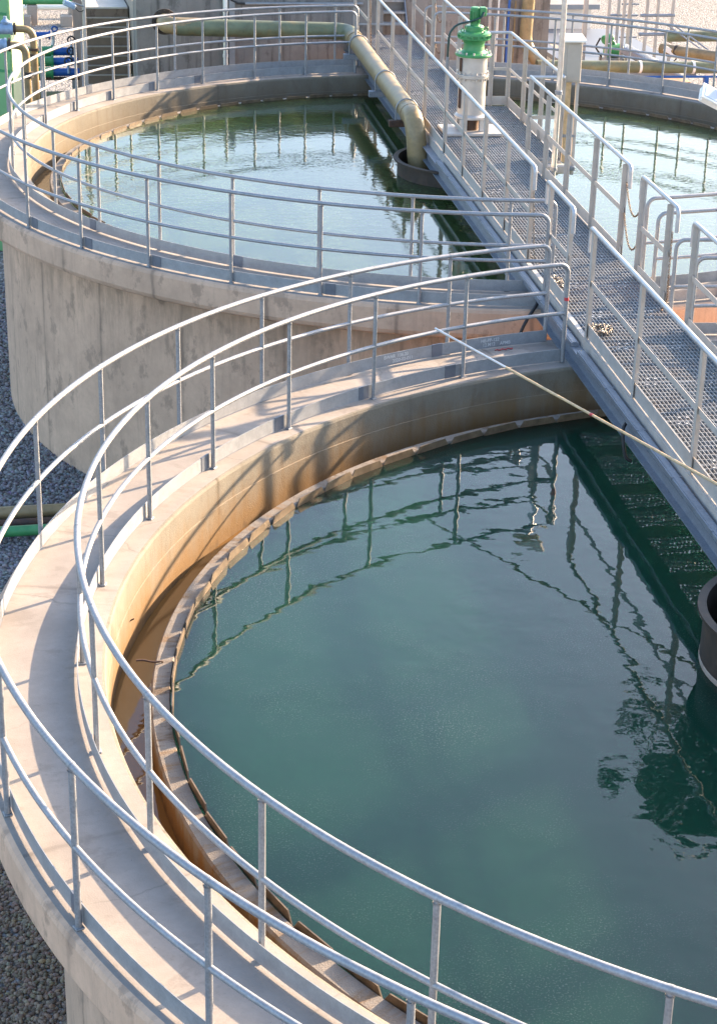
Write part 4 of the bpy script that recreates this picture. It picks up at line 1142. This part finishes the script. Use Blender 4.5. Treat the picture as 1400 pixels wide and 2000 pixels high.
MB().box((7.28, 24.05, -1.9), (0.09, 0.09, 2.9)).build('post', M['blue'], t)
o = MB(); o.box((6.55, 24.6, -1.9), (1.1, 0.4, 2.55)); tag(o.build('rust_stained_block', M['brick']), 'rust stained concrete block under the long brown pipe', 'block')
t = thing('diagonal_pipe', (7.6, 26, -0.3), 'pale brown pipe sloping down to the right photo edge', 'pipe')
MB().tube([(7.52, 27.4, -0.50), (9.6, 24.6, -0.42)], 0.115, 20).build('pipe', M['frp'], t)
MB().tube([(7.75, 27.1, -0.49), (7.79, 27.05, -0.49)], 0.122, 20).build('coupling', M['rim'], t)
hose('far_pipe', [(7.9, 28.2, -0.38), (9, 28.2, -0.38), (12, 28.2, -0.38)], 0.12, 'olive pipe behind the sloping pipe at the right edge', M['frpgreen'])
t = thing('blue_valve', (8.5, 27.4, -0.8), 'blue valve and pipe stub at the right photo edge', 'valve')
MB().tube([(8.0, 27.6, -0.72), (8.05, 27.6, -0.62), (8.6, 27.6, -0.62)], 0.03, 10).build('pipe', M['blue'], t)
MB().lathe([(0.10, -0.03), (0.10, 0.03)], (8.52, 27.6, -0.86), 18, axis=(1, 0, 0)).build('flange', M['blue'], t)
MB().tube([(8.3, 27.6, -0.86), (9.6, 27.6, -0.86)], 0.06, 14).build('run', M['blue'], t)
# screening platform
pf = thing('screening_platform', (7.0, 29.0, GZ), 'grey platform with grating floor and tall posts behind the far tank', 'platform')
m = MB(); m.box((7.2, 30.6, -1.16), (2.7, 5.6, 0.10)); m.build('floor', M['kickdark'], pf)
m = MB(); m.box((7.0, 27.78, -1.5), (2.5, 0.06, 1.2)); m.build('skirt', M['kick'], pf)
for i, (x, y) in enumerate([(5.95, 28.1), (6.25, 28.9), (6.5, 28.1), (6.85, 28.1), (7.15, 28.6), (7.45, 28.3), (7.7, 28.3), (8.05, 28.3), (7.55, 30.5), (7.85, 30.5)]):
    MB().box((x, y, -0.45), (0.06, 0.05, 2.7)).build('post', M['beige'], pf)
m = MB()
m.tube([(5.9, 28.1, 0.55), (8.1, 28.1, 0.55)], 0.025, 8)
m.tube([(7.3, 28.3, 0.06), (8.1, 28.3, 0.06)], 0.035, 8); m.tube([(7.3, 28.3, -0.35), (8.1, 28.3, -0.35)], 0.04, 8)
m.tube([(7.3, 30.5, 0.1), (8.0, 30.5, 0.1)], 0.03, 8); m.tube([(7.3, 30.5, -0.3), (8.0, 30.5, -0.3)], 0.03, 8)
m.build('rails', M['beam'], pf)
for k in range(5): MB().box((7.72, 30.2, -0.75 + 0.25 * k), (0.42, 0.04, 0.035)).build('rung', M['beam'], pf)
t = thing('screw_trough', (7.4, 27.6, -1.0), 'grey sloping screw trough beside the green pump', 'conveyor')
D1 = Vector((0.8, -0.35, -0.36)).normalized(); D2 = Vector((0.35, 0.85, 0)).normalized(); D3 = D1.cross(D2)
MB().box((7.55, 27.9, -0.92), (1.5, 0.5, 0.16), (D1, D2, D3), 0.02).build('trough', M['beam'], t)
m = MB()
for k in (-0.12, 0, 0.12): m.box(tuple(Vector((7.55, 27.9, -0.92)) + D2 * k + D3 * 0.09), (1.4, 0.02, 0.02), (D1, D2, D3))
m.build('ribs', M['white'], t)
t = thing('white_chute', (8.4, 28, -1), 'white sloping channel reaching down towards the long pipe', 'conveyor')
D1 = Vector((0.80, -0.55, -0.42)).normalized(); D2 = Vector((0.55, 0.83, 0)).normalized(); D3 = D1.cross(D2)
MB().box((8.15, 26.9, -0.78), (1.5, 0.30, 0.04), (D1, D2, D3)).build('bed', M['white'], t)
for k in (-0.15, 0.15): MB().box(tuple(Vector((8.15, 26.9, -0.74)) + D2 * k), (1.5, 0.02, 0.12), (D1, D2, D3)).build('side', M['white'], t)
MB().tube([(7.95, 28.3, -0.15), (8.6, 27.4, -0.62)], 0.018, 8).build('handrail', M['beam'], t)
MB().tube([(8.1, 28.3, -0.15), (8.75, 27.4, -0.62)], 0.018, 8).build('handrail', M['beam'], t)
t = thing('green_pump', (6.75, 28.9, -1.1), 'green pump with motor on the platform behind the far tank', 'pump')
MB().lathe([(0.12, -0.2), (0.15, -0.16), (0.15, 0.16), (0.12, 0.2)], (6.88, 28.7, -0.78), 20, axis=(1, 0.2, 0)).build('casing', M['green'], t)
MB().lathe([(0.08, -0.12), (0.1, -0.1), (0.1, 0.1), (0.06, 0.14)], (6.72, 28.7, -0.52), 18, axis=(1, 0.3, 0.2)).build('motor', M['greendark'], t)
MB().tube([(6.72, 28.7, -0.5), (6.86, 28.7, -0.6), (6.9, 28.7, -0.68)], 0.05, 12).build('neck', M['green'], t)
MB().tube([(6.55, 28.7, -0.5), (6.45, 28.7, -0.7), (6.6, 28.7, -0.9), (6.62, 28.7, -1.1)], 0.022, 8).build('cable', M['black'], t)
MB().box((6.85, 28.7, -1.02), (0.5, 0.35, 0.2), bev=0.01).build('base', M['kick'], t)
hose('black_hose', [(7.95, 28.0, -0.55), (8.1, 28.0, -0.6), (8.14, 28.0, -0.78), (8.02, 28.0, -0.95)], 0.016, 'black hose hoop beside the platform posts')
# white low shed
t = thing('white_shed', (6.5, 35, GZ), 'low white shed with pale roof behind the platform', 'shed')
m = MB()
m.box((6.55, 35.2, (GZ - 0.58) / 2), (2.8, 3.0, -0.58 - GZ)); m.build('walls', M['white'], t)
m = MB()
vs = [(5.0, 33.55, -0.58), (8.1, 33.55, -0.58), (8.1, 36.9, -0.58), (5.0, 36.9, -0.58), (5.0, 35.2, 0.0), (8.1, 35.2, 0.0)]
m.add(vs, [(0, 1, 5, 4), (2, 3, 4, 5), (1, 2, 5), (3, 0, 4), (0, 3, 2, 1)]); m.build('roof', M['paleslab'], t)
MB().box((6.55, 33.53, -0.60), (3.1, 0.04, 0.12)).build('fascia', M['greyfascia'], t)
t = thing('sludge_bin', (4.9, 26.2, -2), 'dark bin with blue cover ribs behind the cabinet', 'bin')
MB().box((5.0, 26.2, -1.4), (0.75, 0.8, 1.5), bev=0.03).build('body', M['rim'], t)
MB().box((5.05, 26.0, -0.40), (0.95, 0.5, 0.06), (Vector((.85, 0, -.5)), Vector((0, 1, 0)), Vector((.5, 0, .85)))).build('lid', M['white'], t)
for k in (0.36, 0.52): MB().box((5.0 + k, 25.76, -0.80), (0.09, 0.05, 0.5)).build('rib', M['bluegrey'], t)

# ------------------------------------------------------------------ tall tree added out of view to darken the near tank's reflection
M['bark'] = simple('tree_bark', (0.16, 0.12, 0.09), 0.9, 0.0, 0.4, 6, 0.4)
M['leaf'] = simple('tree_leaf', (0.045, 0.075, 0.025), 0.6, 0.0, 0.45, 1.5, 0.0)
tx, ty, tz = 8.45, 22.0, 15.6
t = thing('added_tree', (tx, ty, GZ), 'tall slim tree added out of view to make the dark patch in the near tank water', 'tree')
m = MB()
m.tube([(tx + 0.1, ty, GZ - 0.1), (tx, ty + 0.1, 3), (tx + 0.15, ty, 9), (tx, ty, 13.5), (tx - 0.05, ty, 15.5)], [0.19, 0.15, 0.12, 0.09, 0.04], 12)
tips = []
for k in range(16):
    a = k * 2.4; h0 = 12.8 + 0.18 * k
    ln = 1.0 + 0.9 * random.random()
    p0 = Vector((tx, ty, h0)); p1 = p0 + Vector((math.cos(a) * ln * 0.6, math.sin(a) * ln * 0.6, 0.4)); p2 = p0 + Vector((math.cos(a) * ln, math.sin(a) * ln, 0.55 + 0.5 * random.random()))
    m.tube([p0, p1, p2], [0.04, 0.028, 0.012], 6); tips += [p1, p2]
m.build('trunk', M['bark'], t)
m = MB()
cl = [tips[i % len(tips)] + Vector((random.gauss(0, .38), random.gauss(0, .38), random.gauss(0.1, .5))) for i in range(64)]
for c in cl:
    rr = random.uniform(0.32, 0.62)
    for k in range(170):
        d = Vector((random.gauss(0, 1), random.gauss(0, 1), random.gauss(0, .8))).normalized() * rr * random.random() ** 0.4
        p = c + d
        u = Vector((random.gauss(0, 1), random.gauss(0, 1), random.gauss(-.4, 1))).normalized(); v = u.orthogonal().normalized()
        v = Matrix.Rotation(random.uniform(0, 6.28), 3, u) @ v
        L_ = random.uniform(0.07, 0.13)
        m.add([p - u * L_, p + v * L_ * .38, p + u * L_, p - v * L_ * .38], [(0, 1, 2, 3)])
m.build('crown', M['leaf'], t)
